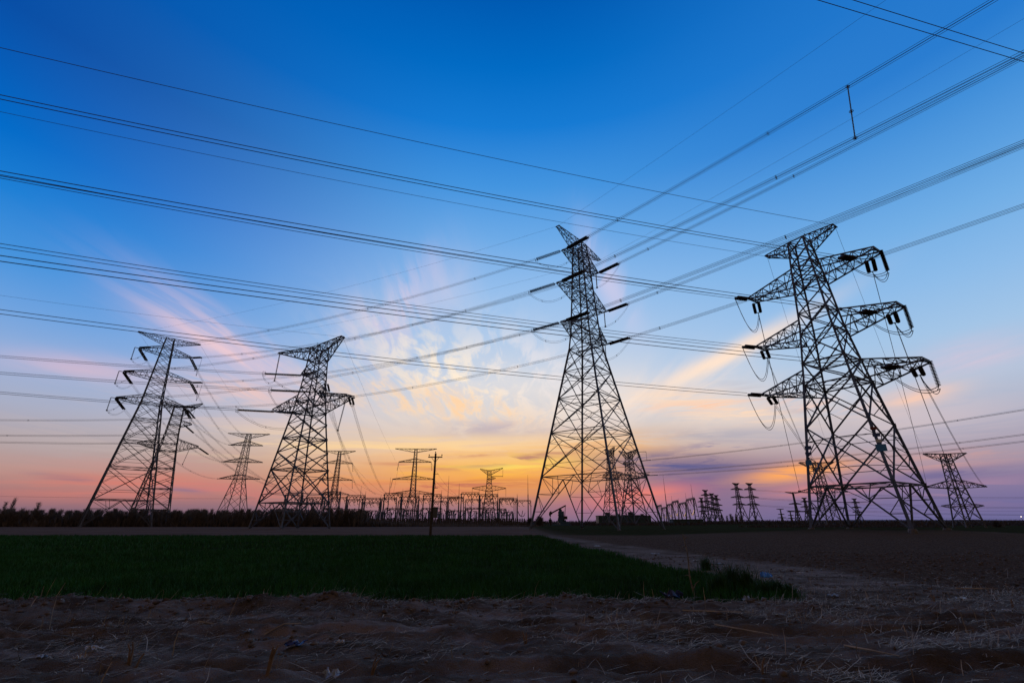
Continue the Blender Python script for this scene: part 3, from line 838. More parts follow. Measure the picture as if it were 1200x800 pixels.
# middle pylon -> left pylon, left pylon -> distant pylon
for i, nm in enumerate(tn):
    for sd in (1, -1):
        p0 = gt[nm, sd] + G.v * 0.7; p1 = at[nm, sd] - A.v * 0.5
        fn, L = between(p0, p1, 5.0)
        e0 = G.string(p0, tangent(fn, 0), GL, 0.31, 0.22, 2, 0.7, rings=0.45)
        e1 = A.string(p1, -tangent(fn, L - 0.5), 6.0, 0.3, 0.23, 2, 0.6)
        line(fn, GL, L - 6.0, f"four wire bundle between the {nm} {sdn[sd]} arms of the middle and leftmost pylons",
             QUAD, 0.026, (0.12, 0.36, 0.62, 0.86), "four wire bundles between the middle and the left pylon", n=40)
        # jumper loop of the middle pylon under its arm
        eR = g_run[nm, sd][2]
        tipc = gt[nm, sd]
        if sd == 1:
            hq = G.hanger(tipc + Vector((0, 0, -0.1)), 4.2, 0.18)
            G.jumper([(eR, hq, 1.3), (hq, e0, 1.3)], 0.03)
        else:
            G.jumper([(e0, eR, 5.0)], 0.03)
        q0 = at[nm, sd] + A.v * 0.5; q1 = bt[i, sd] - Vector((0, 0.5, 0))
        fn2, L2 = between(q0, q1, 7.0)
        e2 = A.string(q0, tangent(fn2, 0), 10.0, 0.25, 0.22, 2, 0.6)
        B.string(q1, -tangent(fn2, L2 - 0.5), 6.0, 0.25, 0.4, 2, 0.5, k=6)
        line(fn2, 10.0, L2 - 6.0, f"bundle falling from the leftmost pylon's {nm} {sdn[sd]} arm to the pylon behind",
             QUAD, 0.026, (0.25, 0.6), "wire bundles from the left pylon to the pylon behind it", n=24)
        if sd == -1:
            tip2 = A.world(sd * ({'top': 8.2, 'middle': 10.4, 'lowest': 10.2}[nm] + 1.3), 0, {'top': 61.8, 'middle': 52.1, 'lowest': 42.4}[nm])
            hq = A.hanger(tip2, 4.4, 0.2); m = MB(); m.bar(at[nm, sd], tip2, 0.2); A.put(m, "arm_extension", STEEL)
            A.jumper([(e1, hq, 1.4), (hq, e2, 1.6)], 0.035)
        else: A.jumper([(e1, e2, 4.2)], 0.035)
for sd in (1, -1):
    fn, L = between(G.world(sd * 11.2, 0, 75.5), A.world(sd * 10, 0, 67.9), 3.0)
    line(fn, 0, L, f"thin earth wire between the {sdn[sd]} top tips of the middle and leftmost pylons", r=0.02, n=40)
    fn, L = between(A.world(sd * 10, 0, 67.9), bt['g', sd], 4.0)
    line(fn, 0, L, f"thin earth wire from the leftmost pylon's {sdn[sd]} top tip to the small pylon behind", r=0.025, n=20)

# rod insulators that keep two bundles of the middle pylon apart
def s_at_px(fn, px, s0, s1):
    best = None
    for i in range(400):
        s = s0 + (s1 - s0) * i / 400; p = fn(s) - Vector((0, 0, CAM_H))
        d = p.y * math.cos(TILT) + p.z * math.sin(TILT)
        if d <= 1: continue
        e_ = abs(600 + FPX * p.x / d - px)
        if best is None or e_ < best[0]: best = (e_, s)
    return best[1]
f1 = g_run["top", -1]; f2 = g_run["middle", -1]
pa = f1[0](s_at_px(f1[0], 993, 10, 120)); pb = f2[0](s_at_px(f2[0], 1003, 10, 120))
sp = tag(empty("phase_spacer", pa), "dark rod insulator hanging upright between two wire bundles high at the right", "insulator")
m = MB(); pr = [(0, .04)]
for j in range(36):
    t = (j + 0.2) / 36; pr += [(t, 0.06), (t + 0.008, 0.125), (t + 0.016, 0.06)]
pr.append((1, .04)); m.lathe(pa, pb, pr, 8); m.build("insulator_rod", INSUL, sp, pa)
m = MB()
for c in (pa, pb, (pa + pb) / 2): m.ring(c, pb - pa, 0.28, 0.05, 10); m.box(c, (0.1, 0.1, 0.16))
m.build("end_fitting", ALU, sp, pa)

# ---------------- C family: single circuit strain pylons with a lopsided top beam
def lopsided(label, x, y, ang, k=1.0, flip=1, det=2, lw=0.42, bw=0.21, sw=0.12, mat=None, group=None, plates=True, rl=20.0, rr=9.5, ra=16.0):
    prof = [(0, 6.6 * k), (29 * k, 3.0 * k), (36 * k, 2.3 * k), (43 * k, 1.9 * k), (48 * k, 1.7 * k)]
    p = Pylon(label, (x, y, -0.05), ang, prof, [z * k for z in (6.0, 14.0, 22.0, 29.0, 32.0, 36.0, 40.0, 44.0)], 0.78, det, lw, bw, sw, mat, group, plates=plates)
    t = {}
    n = 7 if det >= 2 else 4
    p.arm(-flip, 44 * k, 48 * k, rl * k, 50 * k, 0.9, 0.3, n, "top_beam", wc=bw, wb=sw)
    p.arm(flip, 44 * k, 48 * k, rr * k, 49.2 * k, 0.9, 0.3, 5, "top_beam", wc=bw, wb=sw)
    for sd in (1, -1):
        p.arm(sd, 29.2 * k, 34 * k, ra * k, 31.3 * k, 2.4, 0.5, 6 if det >= 2 else 4, wc=bw, wb=sw)
        t['low', sd] = p.world(sd * ra * k, 0, 31.3 * k)
    p.arm(-flip, 39.3 * k, 42 * k, 6.0 * k, 40.7 * k, 1.2, 0.3, 3, "bracket_arm", wc=bw, wb=sw)
    t['mid', 0] = p.world(-flip * 6.0 * k, 0, 40.7 * k)
    t['g', -1] = p.world(-flip * rl * k, 0, 50 * k); t['g', 1] = p.world(flip * rr * k, 0, 49.3 * k)
    t['body', 0] = p.world(0, 0, 36 * k)
    return p, t
C_ANG = math.atan2(-.53, .85)
Cp, ct = lopsided("wide legged pylon left of centre with lopsided top beam and insulators pointing left", -55, 122, C_ANG)
c_spec = [("upper", ct['mid', 0], (0, 417.5)), ("middle", Cp.world(3.2, -2.5, 33.9), (0, 437)), ("lower", ct['low', -1], (0, 460))]
d_c = dirv(180 + 15)
gantry_pts = [(-75, 335), (-62, 335), (-49, 335)]
c_right = [ct['body', 0] + Cp.u * 2.4 + Cp.v * 2 + Vector((0, 0, 1.5)), ct['body', 0] + Cp.v * 2.4, ct['low', 1]]
for i, (nm, p, px) in enumerate(c_spec):
    fn, se = run(p, d_c, px, 300, 0.0003)
    e1 = Cp.string(p, tangent(fn, 0), 10.5, 0.3, 0.22, 2, 0.55, rings=0.7)
    line(fn, 10.5, se + 80, f"bundle running to the left edge from the wide legged pylon's {nm} left insulator", QUAD, 0.028, (0.12, 0.5, 0.7), "wire bundles from the wide legged pylon to the left edge", n=36)
    g = Vector((-104 + i * 9.0, 335, 19.6)); q = c_right[i]
    fn2, L2 = between(q, g, 5.5)
    e2 = Cp.string(q, tangent(fn2, 0), 5.5, 0.28, 0.22, 2, 0.8, rings=0.5)
    line(fn2, 5.5, L2, f"bundle curving down from the wide legged pylon's {nm} right insulator to the substation", QUAD, 0.026, (0.3, 0.6), "wire bundles from the wide legged pylon to the substation", n=24)
    if i == 0:
        hq = Cp.hanger(ct['g', -1] + Vector((0, 0, -0.2)), 8.2, 0.22)
        Cp.jumper([(e1, hq, 1.6), (hq, e2, 2.2)], 0.035)
    elif i == 2: Cp.jumper([(e1, Cp.world(-11, 2, 26.5), 1.8), (Cp.world(-11, 2, 26.5), Cp.world(-3, 3.5, 28.5), 0.4)], 0.035)
    else: Cp.jumper([(e1, e2, 6.0)], 0.035)
Cp.hanger(ct['low', 1] - Cp.u * 1.5, 8.0, 0.22, tilt=-Cp.u * 1.5)
fn, se = run(ct['g', 1], d_c, (0, 346), 300, 0.0003)
line(fn, 0, se + 80, "faint wire running to the left edge from the wide legged pylon's top beam", r=0.024, n=36)
fn, L = between(ct['g', 1], (-70, 335, 24), 4)
line(fn, 0, L, "thin earth wire dropping from the wide legged pylon's right beam end to the substation", r=0.022, n=20)

# ---------------- A2: another lopsided pylon half hidden by the leftmost one
A2, a2t = lopsided("lower pylon half hidden behind the leftmost pylon's legs, with insulators pointing right",
                   -152.5, 205, math.atan2(.53, .85), 1.06, flip=-1, lw=0.42, bw=0.2, sw=0.12, mat=STEEL, rl=8.0, rr=7.0, ra=10.4)
d_a2 = dirv(180 + 8)
for nm, p, px, q, g in (("upper", a2t['mid', 0] + Vector((0, 0, 3)), (0, 492), A2.world(3, 0, 50.0), (-150, 335, 19.6)),
                        ("middle", A2.world(-2, -2, 37.5), (0, 510), A2.world(3.4, 1, 43.0), (-140, 335, 19.6)),
                        ("lower", a2t['low', -1], (0, 518), a2t['low', 1], (-131, 335, 19.6))):
    fn, se = run(p, d_a2, px, 300, 0.0003)
    A2.string(p, tangent(fn, 0), 6.0, 0.2, 0.3, 2, 0.5, k=6)
    line(fn, 6.0, se + 80, f"bundle running to the left edge from the half hidden left pylon's {nm} insulator", QUAD, 0.03, (0.4, 0.7), "wire bundles from the half hidden pylon to the left edge", n=30)
    fn2, L2 = between(q, g, 6.0)
    A2.string(q, tangent(fn2, 0), 8.0, 0.24, 0.3, 2, 0.5, k=6)
    line(fn2, 8.0, L2, f"bundle sinking right from the half hidden left pylon's {nm} insulator to the substation", QUAD, 0.026, (0.3,), "wire bundles from the half hidden pylon to the substation", n=20)
A2.hanger(a2t['low', 1] - A2.u * 3, 7.5, 0.15, tilt=-A2.u * 1.2)

# ---------------- pylons beyond the substation
D, dt = double_circuit("distant pylon left of the gantries, just behind the wide legged pylon's right leg", at_depth(394, 560, 365).x, 365, math.radians(5), 53.5, 6.2, [(44, 11.0), (31.5, 12.2), (21, 11)], 12.0)
E, et = double_circuit("distant pylon with a flat top arm rising over the substation left of the wooden pole", at_depth(485, 560, 350).x, 350, math.radians(2), 53.0, 5.8, [(43.2, 12.0), (30.8, 15.5), (20.8, 15.0)], 15.5)
for p_, t_, nm in ((D, dt, "the pylon behind the wide legged one"), (E, et, "the pylon by the pole")):
    for i in (0, 1):
        for sd in (1, -1):
            q = t_[i, sd]
            p_.hanger(q, 5.5, 0.28, 0.5, tilt=p_.u * sd * 0.8, k=6)
            g = q + Vector((sd * 14 + 6, 22, -q.z + 19.6)) if p_ is E else Vector((q.x + 26 + 7 * i, 400, 19.6))
            fn, L = between(q - Vector((0, 0, 0.3)), g, 3.0)
            line(fn, 0, L, f"wire dropping from the {tn[i]} {sdn[sd]} arm of {nm}", r=0.05, n=12)
F, ft = lopsided("distant pylon with a lopsided top beam standing in the right part of the substation", at_depth(573, 580, 455).x, 455, math.radians(0), 1.0, flip=-1, det=1, lw=0.5, bw=0.26, sw=0.16, mat=STEEL_FAR, plates=False, rl=13.0, rr=9.0)
q = F.hanger(ft['g', -1], 7.5, 0.22, 0.6, k=6); m = MB(); m.bar(q, F.world(2, 0, 42.5), 0.45); F.put(m, "strain_insulator", INSUL)
for sd in (1, -1): F.hanger(ft['low', sd], 6.5, 0.25, 0.6, k=6)
H2, h2t = lopsided("pylon seen through the middle pylon's right legs, with insulators pointing right", at_depth(740, 570, 320).x, 320, math.radians(-58), 0.96, flip=1, det=1, lw=0.45, bw=0.24, sw=0.15, mat=STEEL_FAR, plates=False, rl=9.0, rr=9.0)
H1, h1t = lopsided("narrower pylon seen between the right legs of the tall middle pylon", at_depth(718, 570, 345).x, 345, math.radians(-80), 1.06, flip=1, det=1, lw=0.4, bw=0.22, sw=0.14, mat=STEEL_FAR, plates=False, rl=9.0, rr=8.0)
d_h = dirv(-37)
bar_top = at_depth(757, 529, 320)
H2.hanger(bar_top, 6.0, 0.2, 0.6, k=6, weight=False); m = MB(); m.bar(H2.world(0, 0, 46.5), bar_top, 0.3); H2.put(m, "arm_extension", STEEL_FAR)
for nm, p, px in (("top", at_depth(749, 540, 320), (1200, 480)), ("middle", at_depth(748, 554, 318), (1200, 509)), ("lowest", at_depth(757, 557, 322), (1200, 517))):
    fn, se = run(p, d_h, px, 300, 0.00022)
    H2.string(p, tangent(fn, 0), 9.0, 0.3, 0.45, 2, 0.5, k=6)
    line(fn, 9.0, se + 80, f"bundle running to the right edge from the {nm} insulator behind the middle pylon", QUAD, 0.05, (0.3, 0.6), "wire bundles running to the right edge behind the near right pylon", n=30)

# N and O: low strain pylons the near right pylon's wires come down to
def terminal(label, x, y, ang, H=22.0, k=1.0, det=2):
    prof = [(0, 2.6 * k), (12 * k, 1.4 * k), (H, 0.9 * k)]
    p = Pylon(label, (x, y, -0.05), ang, prof, [2.2 * k, 6.2 * k, 11.4 * k, 13.8 * k, 19.6 * k], 0.9, det, 0.3, 0.14, 0.09, STEEL_FAR, plates=False)
    t = {}
    for sd in (1, -1):
        p.arm(sd, 19.6 * k, H, 6.0 * k, H, 0.7, 0.2, 4, "top_beam", 0.16, 0.09)
        p.arm(sd, 11.4 * k, 13.8 * k, 8.2 * k, 11.8 * k, 0.9, 0.25, 5, wc=0.16, wb=0.09)
        p.arm(sd, 5.6 * k, 6.8 * k, 5.6 * k, 6.2 * k, 0.7, 0.2, 3, wc=0.12, wb=0.07)
        t['low', sd] = p.world(sd * 8.2 * k, 0, 11.8 * k)
    t['top', 0] = p.world(-0.6, -1.0, 16.5 * k); t['g', -1] = p.world(-6 * k, 0, H)
    return p, t
N, nt_ = terminal("small pylon with a flat top arm beyond the right foot of the near right pylon", at_depth(1127, 590, 150).x, 150, math.radians(-8))
O, ot_ = terminal("small pylon seen through the left legs of the near right pylon", at_depth(968, 590, 165).x, 165, math.radians(-4), 21.0, 0.95)
for sd, T, tt, dest in ((1, N, nt_, "the small pylon beyond its right foot"), (-1, O, ot_, "the small pylon behind its left legs")):
    for i, nm in enumerate(tn):
        q = [tt['low', -1], tt['top', 0], tt['low', 1]][i]
        p = mt[nm, sd] + M.v * 0.9 - (M.u * 1.5 + Vector((0, 0, 0.25)) if sd == 1 else Vector())
        fn, L = between(p, q, 3.2)
        e2 = M.string(p, tangent(fn, 0), 3.3, 0.27, 0.17, 2, 0.8)
        T.string(q, -tangent(fn, L - .5), 3.0, 0.2, 0.25, 2, 0.5, k=6)
        line(fn, 3.3, L - 3.0, f"twin wire dropping from the near right pylon's {nm} {sdn[sd]} arm to a small pylon", TWIN, 0.03, (), "twin wires dropping from the near right pylon", n=18)
        e1 = m_end[nm, sd]
        if sd == 1:
            hp = M.world(sd * ({'top': 9.3, 'middle': 9.7, 'lowest': 10.3}[nm] + 0.25), 0.2, {'top': 37.2, 'middle': 28.4, 'lowest': 20.4}[nm] - MZ)
            hq = M.hanger(hp, 3.3, 0.27, 0.18, weight=False)
            M.jumper([(e1, hq, 1.6), (hq, e2, 1.3)], 0.045, ((0, 0), (0.05, 0.35)), clamps=False)
        else: M.jumper([(e1, e2, 4.6)], 0.045, ((0, 0), (0.1, 0.35)), clamps=False)
    fn, L = between(M.world(sd * 5.3, 0, 43.2), tt['g', -1] if sd == 1 else T.world(5.6, 0, 20.9), 2.0)
    line(fn, 0, L, f"thin earth wire dropping from the near right pylon's {sdn[sd]} peak to a small pylon", r=0.022, n=16)

# far rows of pylons on the right
def far_pylon(px, ytop, Y, ang, label, group, kind=0):
    H = at_depth(px, ytop, Y).z; x = at_depth(px, 600, Y).x
    tiers = [(H * .84, H * .17), (H * .64, H * .21), (H * .46, H * .19)] if kind == 0 else [(H * .62, H * .2), (H * .38, H * .3)]
    return double_circuit(label, x, Y, ang, H, H * (.13 if kind == 0 else 0.09), tiers, H * (.1 if kind == 0 else .26), 0, Y / 900, Y / 1700, Y / 2400, group, panels=1.15)
k1, k1t = far_pylon(868, 566, 430, math.radians(15), "left one of the two far pylons standing side by side right of the cluster", "two far pylons side by side")
k2, k2t = far_pylon(884, 566, 430, math.radians(15), "right one of the two far pylons standing side by side right of the cluster", "two far pylons side by side")
clus = [(824, 583, 470, "leftmost far pylon of the dense cluster right of the substation"), (830, 574, 480, "tallest far pylon of the dense cluster right of the substation"),
        (837, 578, 460, "far pylon second from the right in the dense cluster beside the substation"), (842, 580, 500, "rightmost far pylon of the dense cluster right of the substation")]
for px, yt, Y, lab in clus: far_pylon(px, yt, Y, math.radians(20), lab, "dense cluster of far pylons")
l1, l1t = far_pylon(934, 576.5, 420, math.radians(4), "far pylon with a broad flat top just left of the near right pylon's left leg", "far pylons left of the near right pylon", 1)
far_pylon(946, 583, 520, math.radians(4), "far pylon half hidden behind the near right pylon's left leg", "far pylons left of the near right pylon")
far_pylon(915, 596, 640, 0.0, "faint far pylon, left one of the two smallest ones left of the near right pylon", "far pylons left of the near right pylon", 1)
far_pylon(926, 598, 700, 0.0, "faintest and smallest far pylon, between two others left of the near right pylon", "far pylons left of the near right pylon", 1)
far_pylon(1005, 584, 420, math.radians(8), "far pylon seen low between the inner legs of the near right pylon", "far pylons behind the near right pylon", 0)
for i in range(3):
    for t_, lab in ((k1t, "left"), (k2t, "right")):
        q = t_[i, 1]
        fn, L = between(q, Vector((q.x + 560, q.y + (60 if lab == "left" else 10), q.z + 2 + 4 * (i == 0))), 9)
        line(fn, 0, L, f"far wire running right from the {tn[i]} arm of the {lab} side by side pylon", r=0.07, n=24)
for i in (0, 1):
    q = l1t[i, 1]; fn, L = between(q, Vector((q.x + 420, q.y + 20, q.z + 3)), 7)
    line(fn, 0, L, f"far wire running right from the {['upper', 'lower'][i]} arm of the broad topped far pylon", r=0.06, n=24)
# other wires that cross the frame
p0 = ray(945, -4); 
for nm, (pa_, pb_) in (("lower", ((962, 0), (1200, 71))), ("upper", ((1003, 0), (1200, 61)))):
    a_ = at_depth(*pa_, 36); b_ = at_depth(*pb_, 42); d_ = (b_ - a_); s_ext = 2.2
    fn, L = between(a_ - d_ * 1.2, b_ + d_ * s_ext, 0.3)
    line(fn, 0, L, f"thick {nm} wire of the pair crossing the top right corner", r=0.042, group="thick wires in the top right corner", n=20)
a_ = at_depth(-60, 580, 300); b_ = at_depth(300, 584, 330); fn, L = between(a_, b_, 0.5)
line(fn, 0, L, "lone thin wire just above the dark trees at the left edge", r=0.05, n=20)
# ------------------------------------------------------------------ wooden pole beside the field
px_, pY = -9.25, 56.0
pole = tag(empty("utility_pole", (px_, pY, gz(px_, pY) - 0.1)), "lone wooden utility pole with one short crossarm at the back edge of the wheat", "utility pole")
m = MB(); m.tube([(0, 0, 0), (0.02, 0, 4.5), (0.05, 0, 9.3)], [0.17, 0.145, 0.11], 10); m.build("pole_shaft", WOOD, pole)
m = MB(); m.box((0.05, -0.14, 8.85), (0.85, 0.045, 0.06)); m.bar((-0.4, -0.14, 8.82), (0.04, -0.12, 8.2), 0.05); m.bar((0.5, -0.14, 8.82), (0.04, -0.12, 8.2), 0.05); m.build("crossarm", WOOD, pole)
for x in (-0.72, 0.0, 0.8):
    m = MB(); z0 = 8.9 if x else 9.25
    m.lathe((x + .03, -0.14 if x else 0, z0), (x + .03, -0.14 if x else 0, z0 + 0.28), [(0, .02), (.35, .02), (.4, .07), (.6, .05), (.7, .08), (1, .03)], 8); m.build("pin_insulator", INSUL, pole)
m = MB(); m.box((0.42, -0.02, 2.6), (0.27, 0.2, 0.55)); m.box((0.42, -0.02, 3.18), (0.31, 0.24, 0.04)); m.bar((0, 0, 2.3), (0.2, 0, 2.3), 0.08); m.bar((0, 0, 2.9), (0.2, 0, 2.9), 0.08); m.build("switch_box", STEEL_FAR, pole)
m = MB()
for z in (6.9, 5.3): m.bar((-0.1, -0.12, z), (0.55, -0.12, z), 0.05)
m.build("step_bracket", STEEL_FAR, pole)

# ------------------------------------------------------------------ substation
def copy_tree(o, parent=None):
    c = o.copy(); COL.objects.link(c); c.parent = parent
    for ch in list(o.children): copy_tree(ch, c)
    return c

def gantry(name, W, H, beam=1.3, col=0.46, spike=0.0, strings=4):
    r = empty(name, (0, 0, 0))
    for sx in (-1, 1):
        m = MB(); x = sx * W / 2
        for sy in (-1, 1): m.bar((x, sy * H * 0.1, 0), (x, sy * 0.25, H), col)
        for t in (0.3, 0.55, 0.8): m.bar((x, -H * 0.1 * (1 - t) - .25 * t, H * t), (x, H * 0.1 * (1 - t) + .25 * t, H * t), col * 0.6)
        if spike and sx == 1: m.tube([(x, 0, H), (x, 0, H + spike)], [0.16, 0.05], 6)
        m.build("column", STEEL_FAR, r)
    m = MB(); n = max(4, int(W / 2))
    ch = [(-0.5, 0), (0.5, 0), (0, beam * 0.9)]
    for y, z in ch: m.bar((-W / 2, y, H + z - beam * .5), (W / 2, y, H + z - beam * .5), 0.3)
    for i in range(n):
        x0, x1 = -W / 2 + W * i / n, -W / 2 + W * (i + 1) / n
        for (y0, z0), (y1, z1) in ((ch[0], ch[2]), (ch[2], ch[1]), (ch[1], ch[0])):
            if i % 2: y0, z0, y1, z1 = y1, z1, y0, z0
            m.bar((x0, y0, H + z0 - beam * .5), (x1, y1, H + z1 - beam * .5), 0.18)
    m.build("beam", STEEL_FAR, r)
    for i in range(strings):
        if RNG.uniform() < 0.3: continue
        x = -W / 2 + W * (i + 0.5) / strings
        m = MB(); x += RNG.uniform(-.8, .8); q = Vector((x + RNG.uniform(-.7, .7), -0.5, H - RNG.uniform(2.2, 4.6)))
        for s in (-1, 1): m.lathe((x + s * 1.5, 0, H - 0.5), q, [(k / 12, 0.14 if k % 2 else 0.34) for k in range(13)], 6)
        m.tube([q, q + Vector((0.5, -1, -1.6)), q + Vector((1.8, -1.5, -2.2))], 0.16, 5)
        m.build("hanging_insulator", INSUL, r)
    m = MB()
    for i in range(2):
        x0 = -W / 2 + W * RNG.uniform(.05, .4); x1 = x0 + W * RNG.uniform(.25, .55); z0 = H * RNG.uniform(.45, .62); dr = H * RNG.uniform(.12, .22)
        m.tube([Vector((x0, -1.2, z0)).lerp(Vector((x1, -1.2, z0 + RNG.uniform(-1, 1))), t) - Vector((0, 0, dr * 4 * t * (1 - t))) for t in (k / 8 for k in range(9))], 0.28, 5)
    m.build("drooping_cable", INSUL, r)
    return r
def place_copies(proto, places, labels, cat, group):
    for i, (x, y, rz) in enumerate(places):
        o = proto if i == 0 else copy_tree(proto)
        o.location = (x, y, -0.05); o.rotation_euler = (0, 0, rz)
        if cat == 'gantry': o.scale = (1, 1, (1.0, 0.9, 1.05, 0.97, 0.86, 1.03, 0.93)[i % 7])
        tag(o, labels if isinstance(labels, str) else labels[i], cat, group)
place_copies(gantry("substation_gantry", 12.6, 19.6, spike=3.5), [(-152 + 13.6 * i, 335 + (0, 5, -3, 8)[i % 4], RNG.uniform(-.12, .12)) for i in range(12)],
             "tall front steel gantry of the substation left of the middle pylon", "gantry", "tall front gantries of the substation")
place_copies(gantry("substation_gantry", 12.6, 19.8, spike=0), [(-175 + 14.2 * i, 408, 0) for i in range(14)],
             "tall rear steel gantry of the substation left of the middle pylon", "gantry", "tall rear gantries of the substation")
place_copies(gantry("busbar_gantry", 13.0, 9.4, 0.9, 0.36, 0, 3), [(-146 + 13.6 * i, 316 + (0, -9, 6)[i % 3], RNG.uniform(-.2, .2)) for i in range(11)],
             "low steel gantry in front of the tall gantries of the substation", "gantry", "low front gantries of the substation")
rg = []
for i in range(6):
    t = (i + 0.5) / 6; X0, Y0, X1, Y1 = 146, 384, 180, 600
    rg.append((X0 + (X1 - X0) * t, Y0 + (Y1 - Y0) * t, math.atan2(Y1 - Y0, X1 - X0)))
place_copies(gantry("substation_gantry", 33, 19.5, 1.5, 0.5, 6.0, 3), rg, "steel gantry in the row receding behind the low building right of the middle pylon", "gantry", "receding row of gantries right of the middle pylon")

def apparatus(kind):
    r = empty("switchgear_post", (0, 0, 0))
    m = MB()
    if kind == 0:
        for s in (-1, 1): m.bar((s * 0.5, 0, 0), (s * 0.25, 0, 3.2), 0.22)
        m.box((0, 0, 3.3), (0.6, 0.4, 0.15)); m.build("support_frame", STEEL_FAR, r)
        m = MB(); m.lathe((0, 0, 3.4), (0, 0, 7.4), [(k / 20, 0.17 if k % 2 else 0.32) for k in range(21)], 8); m.build("insulator_column", INSUL, r)
        m = MB(); m.box((0, 0, 7.55), (1.3, 0.2, 0.18)); m.build("terminal_head", ALU, r)
    elif kind == 1:
        m.box((0, 0, 1.8), (0.22, 0.22, 1.8)); m.build("support_frame", STEEL_FAR, r)
        m = MB(); m.lathe((0, 0, 3.6), (0, 0, 6.6), [(k / 16, 0.2 if k % 2 else 0.38) for k in range(17)], 8); m.build("insulator_column", INSUL, r)
        m = MB(); m.lathe((0, 0, 6.6), (0, 0, 7.6), [(0, .3), (.3, .55), (.8, .5), (1, .15)], 8); m.build("terminal_head", ALU, r)
    else:
        for s in (-1, 1): m.bar((s * 1.4, 0, 0), (s * 1.4, 0, 3.4), 0.25)
        m.box((0, 0, 3.45), (1.8, 0.3, 0.15)); m.build("support_frame", STEEL_FAR, r)
        for s in (-1, 1):
            m = MB(); m.lathe((s * 1.4, 0, 3.6), (s * 1.4, 0, 6.2), [(k / 14, 0.15 if k % 2 else 0.3) for k in range(15)], 8); m.build("insulator_column", INSUL, r)
        m = MB(); m.bar((-1.4, 0, 6.2), (0.1, 0, 8.0), 0.16); m.bar((1.4, 0, 6.2), (0.0, 0, 6.6), 0.16); m.build("switch_arm", ALU, r)
    return r
klab = ["slim switchgear post with a wide flat head standing among the substation gantries", "switchgear post with a round head standing among the substation gantries", "two legged disconnector with a raised arm standing among the substation gantries"]
for kd in range(3):
    pl = []
    for i in range(48):
        pl.append((-150 + 3.2 * i + RNG.uniform(-1.6, 1.6), [286, 305, 325, 352][(i + kd) % 4] + RNG.uniform(-7, 7), RNG.choice([0, math.pi / 2])))
    place_copies(apparatus(kd), pl, klab[kd], "switchgear", ["flat headed switchgear posts", "round headed switchgear posts", "two legged disconnectors"][kd])
# thin lightning masts
for px, yt, Y, lab in ((454, 559, 342, "thin lightning mast just left of the flat topped pylon by the wooden pole"), (524, 557, 330, "taller lightning mast just right of the wooden pole"),
                       (537, 566, 345, "shorter lightning mast between the wooden pole and the lopsided substation pylon"), (420, 569, 340, "short lightning mast just right of the pylon behind the wide legged pylon"),
                       (552, 578, 345, "lowest lightning mast, left of the lopsided substation pylon"), (606, 578, 350, "lightning mast at the right end of the substation gantries"), (619, 556, 300, "lightning mast rising right beside the left foot of the middle pylon"),
                       (782, 556, 380, "tallest lightning mast above the receding gantries right of the middle pylon"), (814, 567, 384, "shorter lightning mast at the near end of the receding gantries")):
    z = at_depth(px, yt, Y).z; x = at_depth(px, 600, Y).x
    o = tag(empty("lightning_mast", (x, Y, -0.05)), lab, "mast")
    m = MB(); m.tube([(0, 0, 0), (0, 0, z * .6)], [0.42, 0.26], 8); m.build("mast_shaft", STEEL_FAR, o)
    m = MB(); m.tube([(0, 0, z * .6), (0, 0, z)], [0.2, 0.06], 6); m.build("spike", STEEL_FAR, o)

# boundary fence in front of the substation
FENCE = material("dark_weathered_concrete", (0.09, 0.085, 0.085), 0.9, 0, 0.4, 0.7)
f = tag(empty("boundary_fence", (-46, 236, 0)), "long dark paling fence in front of the substation gantries", "fence")
m = MB()
for i in range(100):
    x = -52 + i * 1.05; m.box((x, RNG.uniform(-.02, .02), 1.6 + RNG.uniform(-.1, .1)), (0.3, 0.06, 1.6))
m.build("paling", FENCE, f)
m = MB(); m.box((0, 0.14, 0.7), (53, 0.06, 0.09)); m.box((0, 0.14, 2.3), (53, 0.06, 0.09)); m.build("rail", FENCE, f)
m = MB(); m.box((0, 0.3, 0.35), (53, 0.1, 0.35)); m.build("plinth", FENCE, f)

# buildings behind the middle pylon
TEAL = material("dull_teal_cladding", (0.05, 0.11, 0.14), 0.7, 0, 0.25, 0.5)
DARKB = material("dark_grey_render", (0.08, 0.09, 0.11), 0.85, 0, 0.3, 0.4)
GLASS = material("dark_window_glass", (0.02, 0.025, 0.03), 0.12, 0, 0, 1)
def building(name, label, x0, x1, Y, H, D, mat, steps):
    cx = (x0 + x1) / 2; w = (x1 - x0) / 2
    o = tag(empty(name, (cx, Y, -0.05)), label, "building")
    m = MB(); m.box((0, D / 2, H / 2), (w, D / 2, H / 2)); m.build("wall", mat, o)
    m = MB(); m.box((0, D / 2, H + 0.15), (w + 0.35, D / 2 + 0.35, 0.15)); rf = m.build("roof", DARKB, o)
    for sx, sw, sh in steps:
        m = MB(); m.box((sx, D / 2, H + 0.3 + sh / 2), (sw / 2, sw / 2, sh / 2)); m.box((sx, D / 2, H + 0.4 + sh), (sw / 2 + .3, sw / 2 + .3, 0.12)); m.build("roof_housing", DARKB, rf)
    n = int(w * 2 / 6)
    for i in range(n):
        x = -w + (i + 0.5) * 2 * w / n
        if i == n // 2:
            m = MB(); m.box((x, -0.06, 1.1), (0.6, 0.05, 1.1)); m.build("door", NAVY, o); continue
        m = MB()
        for sx in (-1, 1): m.box((x + sx * 0.95, -0.05, H * .5), (0.07, 0.06, 0.75))
        for sz in (-1, 1): m.box((x, -0.05, H * .5 + sz * 0.68), (0.88, 0.06, 0.07))
        wn = m.build("window", DARKB, o)
        m = MB(); m.box((x, -0.02, H * .5), (0.88, 0.03, 0.61)); m.build("pane", GLASS, wn)
